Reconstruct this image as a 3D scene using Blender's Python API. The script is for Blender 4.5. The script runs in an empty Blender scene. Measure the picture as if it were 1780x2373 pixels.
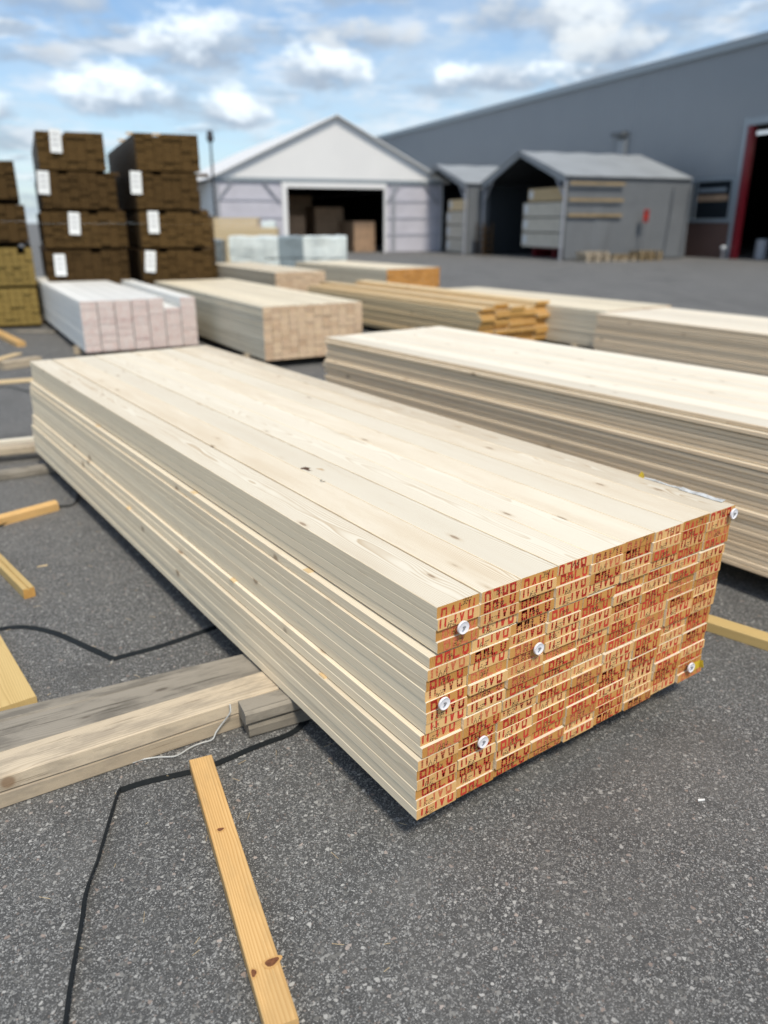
import bpy, bmesh, math, random
from mathutils import Vector, Matrix, noise as mnoise
R = math.radians
sc = bpy.context.scene
COL = sc.collection
random.seed(11)
rnd = random.random
def ru(a, b): return a + (b - a) * rnd()

# ------------------------------------------------------------------ camera
EYE = 1.65
PITCH = 20.563
cam_d = bpy.data.cameras.new("camera")
cam = bpy.data.objects.new("camera", cam_d)
COL.objects.link(cam)
cam.location = (0, 0, EYE)
cam.rotation_euler = (R(90 - PITCH), 0, 0)
cam_d.sensor_fit = 'HORIZONTAL'
cam_d.sensor_width = 36
cam_d.lens = 36 * 1790 / 1780
cam_d.clip_start = 0.05
cam_d.clip_end = 3000
cam_d.dof.use_dof = True
cam_d.dof.focus_distance = 2.15
cam_d.dof.aperture_fstop = 2.1
sc.camera = cam

# ------------------------------------------------------------------ view
sc.view_settings.view_transform = 'Standard'
sc.view_settings.look = 'None'
sc.view_settings.gamma = 1
sc.view_settings.use_curve_mapping = False
sc.view_settings.exposure = 0.90
sc.view_settings.use_white_balance = True
sc.view_settings.white_balance_temperature = 7250
sc.view_settings.white_balance_tint = 9

SUN_EL, SUN_AZ = 56, 158          # azimuth clockwise from +Y
# ------------------------------------------------------------------ node helper
class N:
    def __init__(s, tree):
        s.t = tree
        s.t.nodes.clear()
    def node(s, typ, **kw):
        n = s.t.nodes.new(typ)
        for k, v in kw.items():
            setattr(n, k, v)
        return n
    def put(s, sock, v):
        if isinstance(v, bpy.types.NodeSocket): s.t.links.new(v, sock)
        elif v is not None:
            if isinstance(v, (tuple, list)) and len(v) == 3 and sock.type == 'RGBA': v = (*v, 1)
            sock.default_value = v
    def m(s, op, a, b=None, c=None, clamp=False):
        n = s.node('ShaderNodeMath', operation=op, use_clamp=clamp)
        s.put(n.inputs[0], a)
        if b is not None: s.put(n.inputs[1], b)
        if c is not None: s.put(n.inputs[2], c)
        return n.outputs[0]
    def v(s, op, a, b=None, scale=None):
        n = s.node('ShaderNodeVectorMath', operation=op)
        s.put(n.inputs[0], a)
        if b is not None: s.put(n.inputs[1], b)
        if scale is not None: s.put(n.inputs[3], scale)
        return n.outputs[1] if op in ('LENGTH', 'DOT_PRODUCT', 'DISTANCE') else n.outputs[0]
    def sep(s, a):
        n = s.node('ShaderNodeSeparateXYZ'); s.put(n.inputs[0], a); return n.outputs
    def comb(s, x, y, z):
        n = s.node('ShaderNodeCombineXYZ')
        for i, k in enumerate((x, y, z)): s.put(n.inputs[i], k)
        return n.outputs[0]
    def noise(s, vec, scale, detail=3, rough=.55, out=0, dist=0):
        n = s.node('ShaderNodeTexNoise')
        s.put(n.inputs['Vector'], vec); s.put(n.inputs['Scale'], scale); n.inputs['Detail'].default_value = detail
        n.inputs['Roughness'].default_value = rough; n.inputs['Distortion'].default_value = dist
        return n.outputs[out]
    def voro(s, vec, scale, feature='F1', out='Distance', dim='3D', rand=1):
        n = s.node('ShaderNodeTexVoronoi', feature=feature, voronoi_dimensions=dim)
        s.put(n.inputs['Vector'], vec); s.put(n.inputs['Scale'], scale); n.inputs['Randomness'].default_value = rand
        return n.outputs[out]
    def mix(s, f, a, b, blend='MIX'):
        n = s.node('ShaderNodeMix', data_type='RGBA', blend_type=blend)
        n.clamp_factor = True
        s.put(n.inputs[0], f); s.put(n.inputs[6], a); s.put(n.inputs[7], b)
        return n.outputs[2]
    def step(s, x, a, b, lo=0., hi=1.):
        n = s.node('ShaderNodeMapRange', interpolation_type='SMOOTHSTEP')
        s.put(n.inputs[0], x); s.put(n.inputs[1], a); s.put(n.inputs[2], b); s.put(n.inputs[3], lo); s.put(n.inputs[4], hi)
        return n.outputs[0]
    def bump(s, h, strength=.3, dist=.01):
        n = s.node('ShaderNodeBump'); s.put(n.inputs['Height'], h)
        n.inputs['Strength'].default_value = strength; n.inputs['Distance'].default_value = dist
        return n.outputs[0]
    def coord(s, w='Object'):
        return s.node('ShaderNodeTexCoord').outputs[w]
    def rand(s):
        return s.node('ShaderNodeObjectInfo').outputs['Random']
    def out(s, col, rough=.6, normal=None, metal=0, spec=.4, trans=None, emit=None, estr=0):
        p = s.node('ShaderNodeBsdfPrincipled'); o = s.node('ShaderNodeOutputMaterial')
        s.put(p.inputs['Base Color'], col); s.put(p.inputs['Roughness'], rough); s.put(p.inputs['Metallic'], metal)
        s.put(p.inputs['Specular IOR Level'], spec)
        if normal is not None: s.put(p.inputs['Normal'], normal)
        if emit is not None:
            s.put(p.inputs['Emission Color'], emit); p.inputs['Emission Strength'].default_value = estr
        if trans: p.inputs['Transmission Weight'].default_value = trans
        s.t.links.new(p.outputs[0], o.inputs[0])
def newmat(name):
    mt = bpy.data.materials.new(name); mt.use_nodes = True
    return mt, N(mt.node_tree)

# ------------------------------------------------------------------ sky and sun
world = bpy.data.worlds.new("World"); sc.world = world; world.use_nodes = True
w = N(world.node_tree)
sky = w.node('ShaderNodeTexSky', sky_type='NISHITA', sun_disc=False)
sky.sun_elevation = R(SUN_EL); sky.sun_rotation = R(SUN_AZ)
sky.altitude = 50; sky.air_density = 1.0; sky.dust_density = 0.6; sky.ozone_density = 1.6
d = w.v('NORMALIZE', w.coord('Generated'))
dx, dy, dz = w.sep(d)
dzp = w.m('MAXIMUM', dz, 0.0)
den = w.m('ADD', dzp, 0.10)
uv = w.comb(w.m('DIVIDE', dx, den), w.m('DIVIDE', dy, den), 0.0)
az = w.m('ARCTAN2', dx, dy); el = w.m('ARCSINE', dz)
ang = w.comb(az, w.m('MULTIPLY', el, 1.7), 0.0)
base = w.mix(1.0, sky.outputs[0], (.76, .93, 1.12), 'MULTIPLY')
# thin high veil
veil = w.step(w.noise(w.v('MULTIPLY', uv, (1.0, .55, 1)), .55, 6, .6, dist=.6), .36, .66)
veil2 = w.step(w.noise(w.v('MULTIPLY', uv, (1.5, .5, 1)), 1.6, 7, .65, dist=.8), .42, .68)
vf = w.m('ADD', w.m('MULTIPLY', veil, .48), w.m('MULTIPLY', veil2, .44), clamp=True)
col = w.mix(vf, base, (4.3, 5.3, 6.6))
# pale haze by the horizon
hz = w.step(el, 0.0, 0.24, .30, 0.0)
col = w.mix(hz, col, (4.1, 5.3, 6.8))
# broad fields of small cumulus all round the sky
puff = w.noise(uv, 1.15, 8, .62)
cu = w.step(puff, .565, .64)
cu_up = w.noise(w.v('ADD', uv, (0.03, .10, 0)), 1.15, 4, .6)
cshade = w.step(w.m('SUBTRACT', puff, cu_up), -.04, .05)
col = w.mix(w.m('MULTIPLY', cu, .7), col, w.mix(cshade, (7.4, 8.1, 9.0), (3.0, 3.7, 4.8)))
scr = w.noise(w.v('MULTIPLY', ang, (1, 2.2, 1)), 5.5, 7, .62)
col = w.mix(w.m('MULTIPLY', w.step(scr, .48, .66), .80), col, (2.7, 3.4, 4.5))
scr2 = w.noise(w.v('ADD', w.v('MULTIPLY', ang, (1, 2.4, 1)), (7.3, 2.1, 0)), 8, 7, .62)
col = w.mix(w.m('MULTIPLY', w.step(scr2, .50, .66), .70), col, (5.4, 6.2, 7.4))
# the single cumulus clouds: azimuth, elevation (radians), half sizes, brightness
BLOBS = [(-.478,.172,.062,.034,1.0),(-.300,.128,.062,.030,1.1),(-.196,.180,.066,.036,1.0),(-.072,.158,.055,.034,1.0),
 (-.168,.115,.042,.026,1.0),(.210,.205,.050,.030,.72),(.135,.208,.044,.030,.45),(.365,.255,.074,.036,.62),
 (.128,.150,.080,.020,1.0),(-.145,.262,.120,.036,.22),(-.470,.245,.085,.034,.2),(-.355,.212,.055,.018,.15),
 (.460,.255,.060,.030,.9),(-.450,.110,.055,.018,.9),(-.03,.192,.06,.018,.35),(.330,.300,.050,.020,.35),(.26,.175,.06,.02,.6),(-.40,.165,.06,.018,.35)]
nz = w.noise(ang, 11, 7, .60)
nz2 = w.noise(ang, 42, 4, .6)
nn = w.m('ADD', w.m('MULTIPLY', w.m('SUBTRACT', nz, .5), 6.5), w.m('MULTIPLY', w.m('SUBTRACT', nz2, .5), 1.6))
for a0, e0, ra, re, br in BLOBS:
    ex = w.m('DIVIDE', w.m('SUBTRACT', az, a0), ra)
    ey = w.m('DIVIDE', w.m('SUBTRACT', el, e0), re)
    eb = w.m('MAXIMUM', ey, w.m('MULTIPLY', ey, -1.7))
    dd = w.m('ADD', w.m('MULTIPLY', ex, ex), w.m('MULTIPLY', eb, eb))
    mk = w.step(w.m('ADD', dd, nn), 1.55, .10)
    sh = w.step(w.m('SUBTRACT', ey, w.m('MULTIPLY', nn, .72)), -.60, .95)
    top = tuple(4.0 + (c - 4.0) * br for c in (7.2, 8.3, 9.7))
    low = (2.2, 2.9, 4.1)
    col = w.mix(w.m('MULTIPLY', mk, min(.90, .45 + br * .45)), col, w.mix(sh, low, top))
# below the horizon: plain dull ground tone
col = w.mix(w.step(dz, -.02, 0.0, 1, 0), col, (1.2, 1.25, 1.3))
bg = w.node('ShaderNodeBackground'); bg.inputs[1].default_value = 0.08
wo = w.node('ShaderNodeOutputWorld')
w.t.links.new(col, bg.inputs[0]); w.t.links.new(bg.outputs[0], wo.inputs[0])
sun_d = bpy.data.lights.new("sun", 'SUN'); sun_d.energy = 1.85; sun_d.angle = R(10); sun_d.color = (1, .96, .90)
sun = bpy.data.objects.new("sun", sun_d); COL.objects.link(sun)
sv = Vector((math.sin(R(SUN_AZ)) * math.cos(R(SUN_EL)), math.cos(R(SUN_AZ)) * math.cos(R(SUN_EL)), math.sin(R(SUN_EL))))
sun.rotation_euler = (-sv).to_track_quat('-Z', 'Y').to_euler()
sun.location = sv * 60

# ------------------------------------------------------------------ helpers
def at(px, py, z):
    """point on the level plane z seen along one survey direction of the photograph"""
    f, th = 1790., R(PITCH)
    x = (px - 890) / f; y = -(py - 1186.5) / f
    c, s = math.cos(th), math.sin(th)
    r = Vector((x, c + y * s, -s + y * c)); t = (z - EYE) / r.z
    return Vector((0, 0, EYE)) + r * t
def tag(o, label=None, cat=None, group=None, kind=None):
    if label: o['label'] = label
    if cat: o['category'] = cat
    if group: o['group'] = group
    if kind: o['kind'] = kind
    return o
def empty(name, loc, rz=0, **kw):
    o = bpy.data.objects.new(name, None); COL.objects.link(o)
    o.location = loc; o.rotation_euler = (0, 0, rz); o.empty_display_size = .2
    return tag(o, **kw)
def link(name, me, parent=None, loc=(0, 0, 0), rot=(0, 0, 0), **kw):
    o = bpy.data.objects.new(name, me); COL.objects.link(o)
    o.parent = parent; o.location = loc; o.rotation_euler = rot
    return tag(o, **kw)
class MB:
    def __init__(s): s.v = []; s.f = []; s.mi = []
    def poly(s, pts, m=0):
        b = len(s.v); s.v += [tuple(p) for p in pts]; s.f.append(tuple(range(b, b + len(pts)))); s.mi.append(m)
    def box(s, x0, x1, y0, y1, z0, z1, m=0):
        b = len(s.v)
        s.v += [(x, y, z) for x in (x0, x1) for y in (y0, y1) for z in (z0, z1)]
        for q in ((0,1,3,2),(4,6,7,5),(0,4,5,1),(2,3,7,6),(0,2,6,4),(1,5,7,3)):
            s.f.append(tuple(b + i for i in q)); s.mi.append(m)
    def slab(s, quad, n, th, m=0):
        """a thick plate: quad of points, thickness th along vector n"""
        n = Vector(n).normalized() * th
        a = [Vector(p) for p in quad]; bb = [p + n for p in a]
        b = len(s.v); k = len(a); s.v += [tuple(p) for p in a + bb]
        s.f.append(tuple(b + i for i in range(k))[::-1]); s.f.append(tuple(b + k + i for i in range(k))); s.mi += [m, m]
        for i in range(k):
            j = (i + 1) % k; s.f.append((b + i, b + j, b + k + j, b + k + i)); s.mi.append(m)
    def bar(s, p, q, r, m=0, n=8, r2=None):
        p, q = Vector(p), Vector(q); ax = (q - p).normalized()
        a = ax.orthogonal().normalized(); c = ax.cross(a); r2 = r if r2 is None else r2
        b = len(s.v)
        for (o, rr) in ((p, r), (q, r2)):
            for i in range(n):
                t = 2 * math.pi * i / n; s.v.append(tuple(o + (a * math.cos(t) + c * math.sin(t)) * rr))
        for i in range(n):
            j = (i + 1) % n; s.f.append((b + i, b + j, b + n + j, b + n + i)); s.mi.append(m)
        s.f.append(tuple(b + i for i in range(n))[::-1]); s.f.append(tuple(b + n + i for i in range(n))); s.mi += [m, m]
    def mesh(s, name, mats):
        me = bpy.data.meshes.new(name); me.from_pydata(s.v, [], s.f)
        for mt in mats: me.materials.append(mt)
        me.polygons.foreach_set('material_index', s.mi)
        bm = bmesh.new(); bm.from_mesh(me); bmesh.ops.recalc_face_normals(bm, faces=bm.faces); bm.to_mesh(me); bm.free()
        me.update(); return me
    def build(s, name, mats, parent=None, **kw):
        if not isinstance(mats, (list, tuple)): mats = [mats]
        return link(name, s.mesh(name, mats), parent, **kw)

# ------------------------------------------------------------------ materials
def wood(name, light, dark, vary=.12, ring=.45, knots=.8, spacing=.0042, rough=.62, stain=None, stain_amt=0, cross=0, bump=.18, kcol=(.20,.11,.055), tint2=None, streak=0, wob=1.0, py=0.):
    """solid timber: growth rings as shells round a pith that runs along local x"""
    mt, n = newmat(name)
    o = n.coord(); r = n.rand()
    r2 = n.m('FRACT', n.m('MULTIPLY', r, 17.31)); r3 = n.m('FRACT', n.m('MULTIPLY', r, 91.7))
    off = n.comb(n.m('MULTIPLY', r, 53.), n.m('MULTIPLY', r2, 31.), n.m('MULTIPLY', r3, 47.))
    p = n.v('ADD', o, off)
    x, y, z = n.sep(o)
    wv = n.noise(n.v('MULTIPLY', p, (.9, 5, 5)), 1.0, 3, .5, out=1)
    wx, wy, wz = n.sep(wv)
    # knots: a sparse set of places, each bending the grain about it
    kp = n.v('MULTIPLY', p, (3.4, 11.5, 3.4))
    kd = n.voro(kp, 1.0, rand=1)
    kd2 = n.m('ADD', kd, n.m('MULTIPLY', n.m('SUBTRACT', wx, .5), .06))
    bend = n.m('MULTIPLY', n.step(kd, .40, .02), .006)
    yy = n.m('ADD', n.m('ADD', n.m('SUBTRACT', y, n.m('MULTIPLY', n.m('SUBTRACT', r2, .5), .14 if not py else .04)), py), n.m('MULTIPLY', n.m('SUBTRACT', wy, .5), .05 * wob))
    zz = n.m('ADD', n.m('ADD', z, n.m('ADD', n.m('MULTIPLY', r3, .07), .012)), n.m('MULTIPLY', n.m('SUBTRACT', wz, .5), .05 * wob))
    rad = n.m('ADD', n.m('SQRT', n.m('ADD', n.m('MULTIPLY', yy, yy), n.m('MULTIPLY', zz, zz))), bend)
    fr = n.m('FRACT', n.m('DIVIDE', rad, spacing))
    late = n.m('MULTIPLY', n.m('POWER', fr, 2.2), n.step(fr, 1.0, .90))
    fib = n.noise(n.v('MULTIPLY', p, (3.5, 260, 260)), 1.0, 2, .6)
    broad = n.noise(n.v('MULTIPLY', p, (1.1, 9, 9)), 1.0, 4, .6)
    blot = n.noise(n.v('MULTIPLY', p, (2.5, 11, 11)), 1.0, 5, .65)
    f = n.m('MULTIPLY', late, ring * 1.6)
    f = n.m('ADD', f, n.m('MULTIPLY', n.m('SUBTRACT', fib, .5), .30))
    f = n.m('ADD', f, n.m('MULTIPLY', n.m('SUBTRACT', broad, .5), .9))
    f = n.m('ADD', f, n.m('MULTIPLY', n.m('SUBTRACT', r, .5), vary * 4), clamp=True)
    c = n.mix(f, light, dark)
    if tint2: c = n.mix(n.m('MULTIPLY', n.step(blot, .45, .72), .5), c, tint2)
    # cool / warm board to board
    bright = n.m('ADD', 1 - vary, n.m('MULTIPLY', r3, vary * 2))
    c = n.mix(1.0, c, n.comb(bright, bright, bright), 'MULTIPLY')
    if stain: c = n.mix(n.m('MULTIPLY', n.step(n.noise(n.v('MULTIPLY', p, (3, 9, 9)), 1.6, 5, .65), .42, .66), stain_amt), c, stain)
    if streak: c = n.mix(n.m('MULTIPLY', n.step(n.noise(n.v('MULTIPLY', p, (2.6, 120, 120)), 1.0, 4, .6), .60, .68), streak), c, tuple(k * .35 for k in dark))
    if knots:
        c = n.mix(n.m('MULTIPLY', n.step(kd2, .19, .07), knots * .45), c, dark)
        c = n.mix(n.m('MULTIPLY', n.step(kd2, .092, .05), knots * .8), c, kcol)
    bh = n.m('ADD', n.m('MULTIPLY', fib, .7), n.m('MULTIPLY', late, .5))
    n.out(c, rough, n.bump(bh, bump, .0015), spec=.25)
    return mt
def endwood(name, light, dark, vary=.2, spacing=.0042, ring=.6, fuzz=.4, tint=None, tintamt=0):
    mt, n = newmat(name)
    o = n.coord(); r = n.rand()
    r2 = n.m('FRACT', n.m('MULTIPLY', r, 17.31)); r3 = n.m('FRACT', n.m('MULTIPLY', r, 91.7)); r4 = n.m('FRACT', n.m('MULTIPLY', r, 7.77))
    p = n.v('ADD', o, n.comb(n.m('MULTIPLY', r, 53.), n.m('MULTIPLY', r2, 31.), n.m('MULTIPLY', r3, 47.)))
    x, y, z = n.sep(o)
    wy = n.noise(p, 14, 3, .5)
    yy = n.m('ADD', y, n.m('MULTIPLY', r2, .145)); zz = n.m('ADD', z, n.m('ADD', n.m('MULTIPLY', r3, .08), -.03))
    rad = n.m('ADD', n.m('SQRT', n.m('ADD', n.m('MULTIPLY', yy, yy), n.m('MULTIPLY', zz, zz))), n.m('MULTIPLY', wy, .012))
    fr = n.m('FRACT', n.m('DIVIDE', rad, spacing))
    late = n.m('MULTIPLY', n.m('POWER', fr, 1.6), n.step(fr, 1.0, .85))
    patch = n.noise(p, 22, 4, .6)
    fine = n.noise(p, 420, 3, .7)
    f = n.m('ADD', n.m('MULTIPLY', late, n.m('ADD', n.m('MULTIPLY', r4, ring), .1)), n.m('MULTIPLY', n.m('SUBTRACT', r, .5), vary * 3.2))
    f = n.m('ADD', f, n.m('MULTIPLY', n.m('SUBTRACT', patch, .42), 1.0))
    f = n.m('ADD', f, n.m('MULTIPLY', n.m('SUBTRACT', fine, .5), fuzz), clamp=True)
    c = n.mix(f, light, dark)
    if tint: c = n.mix(n.m('MULTIPLY', n.step(n.noise(p, 30, 4, .6), .38, .6), tintamt), c, tint)
    n.out(c, .8, n.bump(fine, .25, .001), spec=.15)
    return mt
SPR_L, SPR_D = (.80,.735,.605), (.53,.40,.255)
M = {}
M['spruce'] = wood('planed_spruce', SPR_L, SPR_D, tint2=(.76,.69,.565), ring=.62, vary=.12)
M['spruce_b'] = wood('planed_spruce_warm', (.70,.615,.465), (.45,.34,.235), ring=.4, vary=.14, tint2=(.60,.55,.47))
M['spruce_t'] = wood('pale_spruce_face', (.78,.725,.61), (.56,.46,.33), ring=.35, vary=.08)
M['spruce_c'] = wood('planed_spruce_grey', (.74,.66,.51), (.50,.41,.28), ring=.3, vary=.10)
M['edge_spruce'] = wood('planed_spruce_edge', (.90,.765,.56), (.70,.56,.39), ring=.45, vary=.07, bump=.1)  # shaded side faces: colour lifted and warmed to offset the bluish sky light
M['edge_brown'] = wood('rough_brown_edge', (.92,.72,.50), (.68,.49,.31), ring=.4, vary=.12)
M['golden'] = wood('golden_pine', (.76,.59,.36), (.55,.37,.18), vary=.16)
M['spruce_y'] = wood('yellowish_board', (.72,.58,.37), (.55,.40,.21), vary=.1)
M['primed'] = wood('white_primed_board', (.80,.80,.77), (.68,.68,.65), ring=.1, knots=.15, vary=.05, rough=.45)
M['end_lt'] = endwood('cut_end_light', (.74,.46,.20), (.50,.25,.08), vary=.15, ring=1.1, spacing=.0058)
M['end_dk'] = endwood('cut_end_orange', (.58,.295,.09), (.35,.15,.033), vary=.17, ring=1.0, spacing=.0058)
M['end_pink'] = endwood('primed_cut_end', (.68,.53,.48), (.48,.29,.27), vary=.2, tint=(.72,.66,.62), tintamt=.7)
M['end_tan'] = endwood('tan_cut_end', (.66,.50,.33), (.42,.27,.16), tint=(.52,.36,.28), tintamt=.5, vary=.25)
M['end_gold'] = endwood('golden_cut_end', (.60,.34,.11), (.34,.16,.04), vary=.2)
M['end_orange'] = endwood('orange_cut_end', (.56,.27,.08), (.34,.14,.035), vary=.2)
M['brown'] = wood('treated_brown_board', (.095,.055,.022), (.038,.021,.009), vary=.2, knots=.3, kcol=(.02,.012,.006))
M['end_brown'] = endwood('treated_brown_end', (.100,.058,.020), (.032,.017,.006), vary=.22)
M['olive'] = wood('treated_olive_board', (.24,.175,.055), (.10,.07,.022), vary=.2, knots=.3)
M['end_olive'] = endwood('treated_olive_end', (.27,.19,.06), (.10,.065,.02), vary=.3)
M['greywood'] = wood('weathered_grey_timber', (.30,.27,.225), (.17,.15,.12), ring=.5, vary=.1, stain=(.11,.10,.085), stain_amt=.6, streak=.8, py=.09, wob=.6, rough=.85, bump=.6, kcol=(.06,.045,.035))
M['oldwood'] = wood('weathered_tan_timber', (.56,.47,.35), (.34,.26,.175), ring=.55, vary=.08, stain=(.22,.185,.15), stain_amt=.5, streak=.6, py=.09, wob=.6, rough=.8, bump=.5)
M['batten'] = wood('fresh_pine_batten', (.72,.46,.20), (.52,.27,.085), ring=.62, vary=.05, spacing=.0046, wob=.42, py=.075, rough=.6, kcol=(.20,.07,.02), bump=.3, stain=(.36,.24,.11), stain_amt=.30, streak=.25)
M['batten_y'] = wood('yellow_pine_batten', (.62,.45,.20), (.42,.27,.10), ring=.5, vary=.1)

def flat(name, c, rough=.5, metal=0, spec=.4, nscale=0, namt=0, c2=None, bump=0, bscale=50):
    mt, n = newmat(name); o = n.coord()
    cc = c
    if nscale: cc = n.mix(n.m('MULTIPLY', n.step(n.noise(o, nscale, 5, .6), .35, .7), namt), c, c2 or tuple(k * .6 for k in c))
    nm = n.bump(n.noise(o, bscale, 3, .6), bump, .01) if bump else None
    n.out(cc, rough, nm, metal, spec)
    return mt
M['red_ink'] = flat('red_stamp_ink', (.52,.022,.018), .7, nscale=260, namt=.6, c2=(.62,.13,.06))
M['red_faint'] = flat('red_stamp_ink_faint', (.52,.085,.04), .7, nscale=200, namt=.8, c2=(.66,.30,.13))
M['black_ink'] = flat('black_dot_ink', (.015,.012,.012), .6)
M['cap'] = flat('white_plastic_cap', (.80,.80,.84), .35, nscale=30, namt=.2)
M['steel'] = flat('dull_steel', (.30,.30,.31), .5, .6)
M['strap'] = flat('black_plastic_strap', (.013,.016,.018), .6, spec=.15, nscale=40, namt=.4, c2=(.022,.026,.028))
M['wire'] = flat('grey_plastic_wire', (.50,.51,.50), .5, nscale=30, namt=.4)
M['yellow'] = flat('yellow_tag_paper', (.72,.50,.04), .5, nscale=20, namt=.3)
M['paper'] = flat('white_label_paper', (.80,.82,.82), .55, nscale=25, namt=.25)
M['print'] = flat('label_print', (.30,.31,.33), .6)
M['old_gold'] = flat('dull_yellow_batten', (.30,.22,.12), .7, nscale=2, namt=.6)
M['film_white'] = flat('white_wrap_film', (.72,.79,.78), .32, nscale=3.2, namt=.5, c2=(.42,.49,.50), bump=.9, bscale=4)
M['film_grey'] = flat('grey_wrap_film', (.25,.31,.34), .35, nscale=3, namt=.4, bump=.6, bscale=4)
M['film_dark'] = flat('dark_wrap_film', (.11,.13,.14), .3, nscale=3, namt=.5, c2=(.35,.4,.42), bump=.9, bscale=5)
M['clear'] = flat('frosted_film_strip', (.62,.63,.62), .3, nscale=60, namt=.7, c2=(.3,.28,.25))
M['tent_white'] = flat('white_tent_fabric', (.76,.76,.755), .55, nscale=.5, namt=.3, c2=(.66,.66,.665), bump=.35, bscale=1.2)
M['tent_wall'] = flat('lilac_translucent_sheet', (.54,.53,.59), .5, nscale=1.2, namt=.3, bump=.2, bscale=2)
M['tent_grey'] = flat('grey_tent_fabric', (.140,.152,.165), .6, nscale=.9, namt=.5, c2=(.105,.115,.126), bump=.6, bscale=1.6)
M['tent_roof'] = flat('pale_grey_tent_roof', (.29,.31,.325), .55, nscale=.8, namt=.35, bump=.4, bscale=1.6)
M['tent_in'] = flat('tent_interior_shade', (.022,.027,.032), .8)  # near-black: shade inside the grey tents put into the colour
M['girt'] = flat('pale_girt', (.46,.46,.52), .5)
M['metal_grey'] = flat('galvanised_frame', (.36,.37,.40), .45, .3)
M['clad'] = flat('blue_grey_cladding', (.285,.305,.325), .5, .1, nscale=.35, namt=.35, c2=(.32,.338,.355))
M['trim'] = flat('pale_steel_trim', (.30,.34,.37), .45, .2)
M['redpaint'] = flat('dark_red_paint', (.17,.008,.016), .45, nscale=2, namt=.3)
M['sign_red'] = flat('red_sign_paint', (.35,.02,.012), .5)
M['black'] = flat('painted_interior_shade', (.012,.011,.010), .9)  # near-black stands for the unlit interiors of hall and white tent
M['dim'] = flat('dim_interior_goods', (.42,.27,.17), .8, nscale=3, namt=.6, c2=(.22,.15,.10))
M['conc'] = flat('interior_floor', (.10,.10,.10), .8)
M['flood'] = flat('grey_floodlight', (.12,.13,.14), .5)
M['lampdark'] = flat('dark_lamp_housing', (.05,.05,.055), .5, .3)
mt, n = newmat('window_glass'); n.out((.02,.025,.03), .08, spec=.6); M['glass'] = mt
mt, n = newmat('lit_tube'); n.out((.9,.9,.85), .5, emit=(1,.95,.85), estr=1.1); M['lit'] = mt
mt, n = newmat('red_brown_brick'); o = n.coord()
b = n.node('ShaderNodeTexBrick'); n.put(b.inputs['Vector'], n.comb(n.sep(o)[0], n.sep(o)[2], 0.)); b.inputs['Scale'].default_value = 4.2
n.put(b.inputs['Color1'], (.14,.055,.042)); n.put(b.inputs['Color2'], (.11,.045,.036)); n.put(b.inputs['Mortar'], (.15,.12,.10)); b.inputs['Mortar Size'].default_value = .03
n.out(b.outputs[0], .85, n.bump(b.outputs[1], .4, .01)); M['brick'] = mt

# asphalt: stone aggregate in a dark binder
mt, n = newmat('asphalt'); o = n.coord()
o2 = n.v('ADD', o, n.v('SCALE', n.v('SUBTRACT', n.noise(o, 90, 2, .5, out=1), (.5, .5, .5)), scale=.006))
def stones(scale, thr, seed):
    q = n.v('ADD', o2, seed)
    cv = n.voro(q, scale, out='Color'); r_, g_, b_ = n.sep(cv)
    ed = n.voro(q, scale, 'DISTANCE_TO_EDGE')
    on = n.m('MULTIPLY', n.m('GREATER_THAN', r_, thr), n.step(ed, .02, .10))
    return on, g_, b_, ed
on1, g1, b1, e1 = stones(195, .48, (0, 0, 0))
on2, g2, b2, e2 = stones(105, .89, (3.1, 1.7, 0))
on3, g3, b3, e3 = stones(380, .55, (7.1, 5.7, 0))
big = n.noise(o, .55, 5, .6); mid = n.noise(o, 5, 5, .65); sp = n.noise(o, 260, 3, .7)
binder = n.mix(n.step(sp, .3, .7), (.040,.040,.040), (.096,.096,.094))
shade1 = n.m('POWER', g1, 2.2)
st1 = n.mix(shade1, (.076,.077,.077), (.40,.40,.39)); st1 = n.mix(n.m('MULTIPLY', n.m('GREATER_THAN', b1, .955), .4), st1, (.30,.225,.185))
st2 = n.mix(n.m('POWER', g2, 1.8), (.13,.128,.12), (.46,.455,.435)); st2 = n.mix(n.m('MULTIPLY', n.m('GREATER_THAN', b2, .93), .5), st2, (.40,.29,.24))
st3 = n.mix(n.m('POWER', g3, 2.0), (.062,.062,.062), (.48,.48,.465))
c = n.mix(on3, binder, st3); c = n.mix(on1, c, st1); c = n.mix(on2, c, st2)
dust = n.m('MULTIPLY', n.step(n.m('ADD', n.m('MULTIPLY', big, .6), n.m('MULTIPLY', mid, .4)), .44, .62), .34)
c = n.mix(dust, c, (.185,.18,.17))
c = n.mix(n.m('MULTIPLY', n.step(n.noise(o, 1.4, 4, .6), .55, .72), .30), c, (.042,.041,.039))
trk = n.noise(n.v('MULTIPLY', n.v('ADD', o, (3, 0, 0)), (.9, .16, 1)), 1.6, 4, .6)
c = n.mix(n.m('MULTIPLY', n.step(trk, .50, .64), .22), c, (.060,.060,.060))
hgt = n.m('ADD', n.m('MULTIPLY', n.m('MAXIMUM', on1, on2), .6), n.m('MULTIPLY', sp, .5))
n.out(c, n.step(sp, .2, .8, .62, .9), n.bump(hgt, .7, .004), spec=.35)
M['asphalt'] = mt

# ------------------------------------------------------------------ ground
g = MB(); g.poly([(-900, -60, 0), (900, -60, 0), (900, 1500, 0), (-900, 1500, 0)])
g.build('asphalt_yard', M['asphalt'], kind='structure')

# directions of the yard's things and of the buildings
U = Vector((.816, .578, 0)); V = Vector((-.578, .816, 0))
RZ = math.atan2(V.y, V.x)
Hd = Vector((-.36689, .93027, 0)); Nd = Vector((.93027, .36689, 0))
HRZ = math.atan2(Nd.y, Nd.x)

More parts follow.
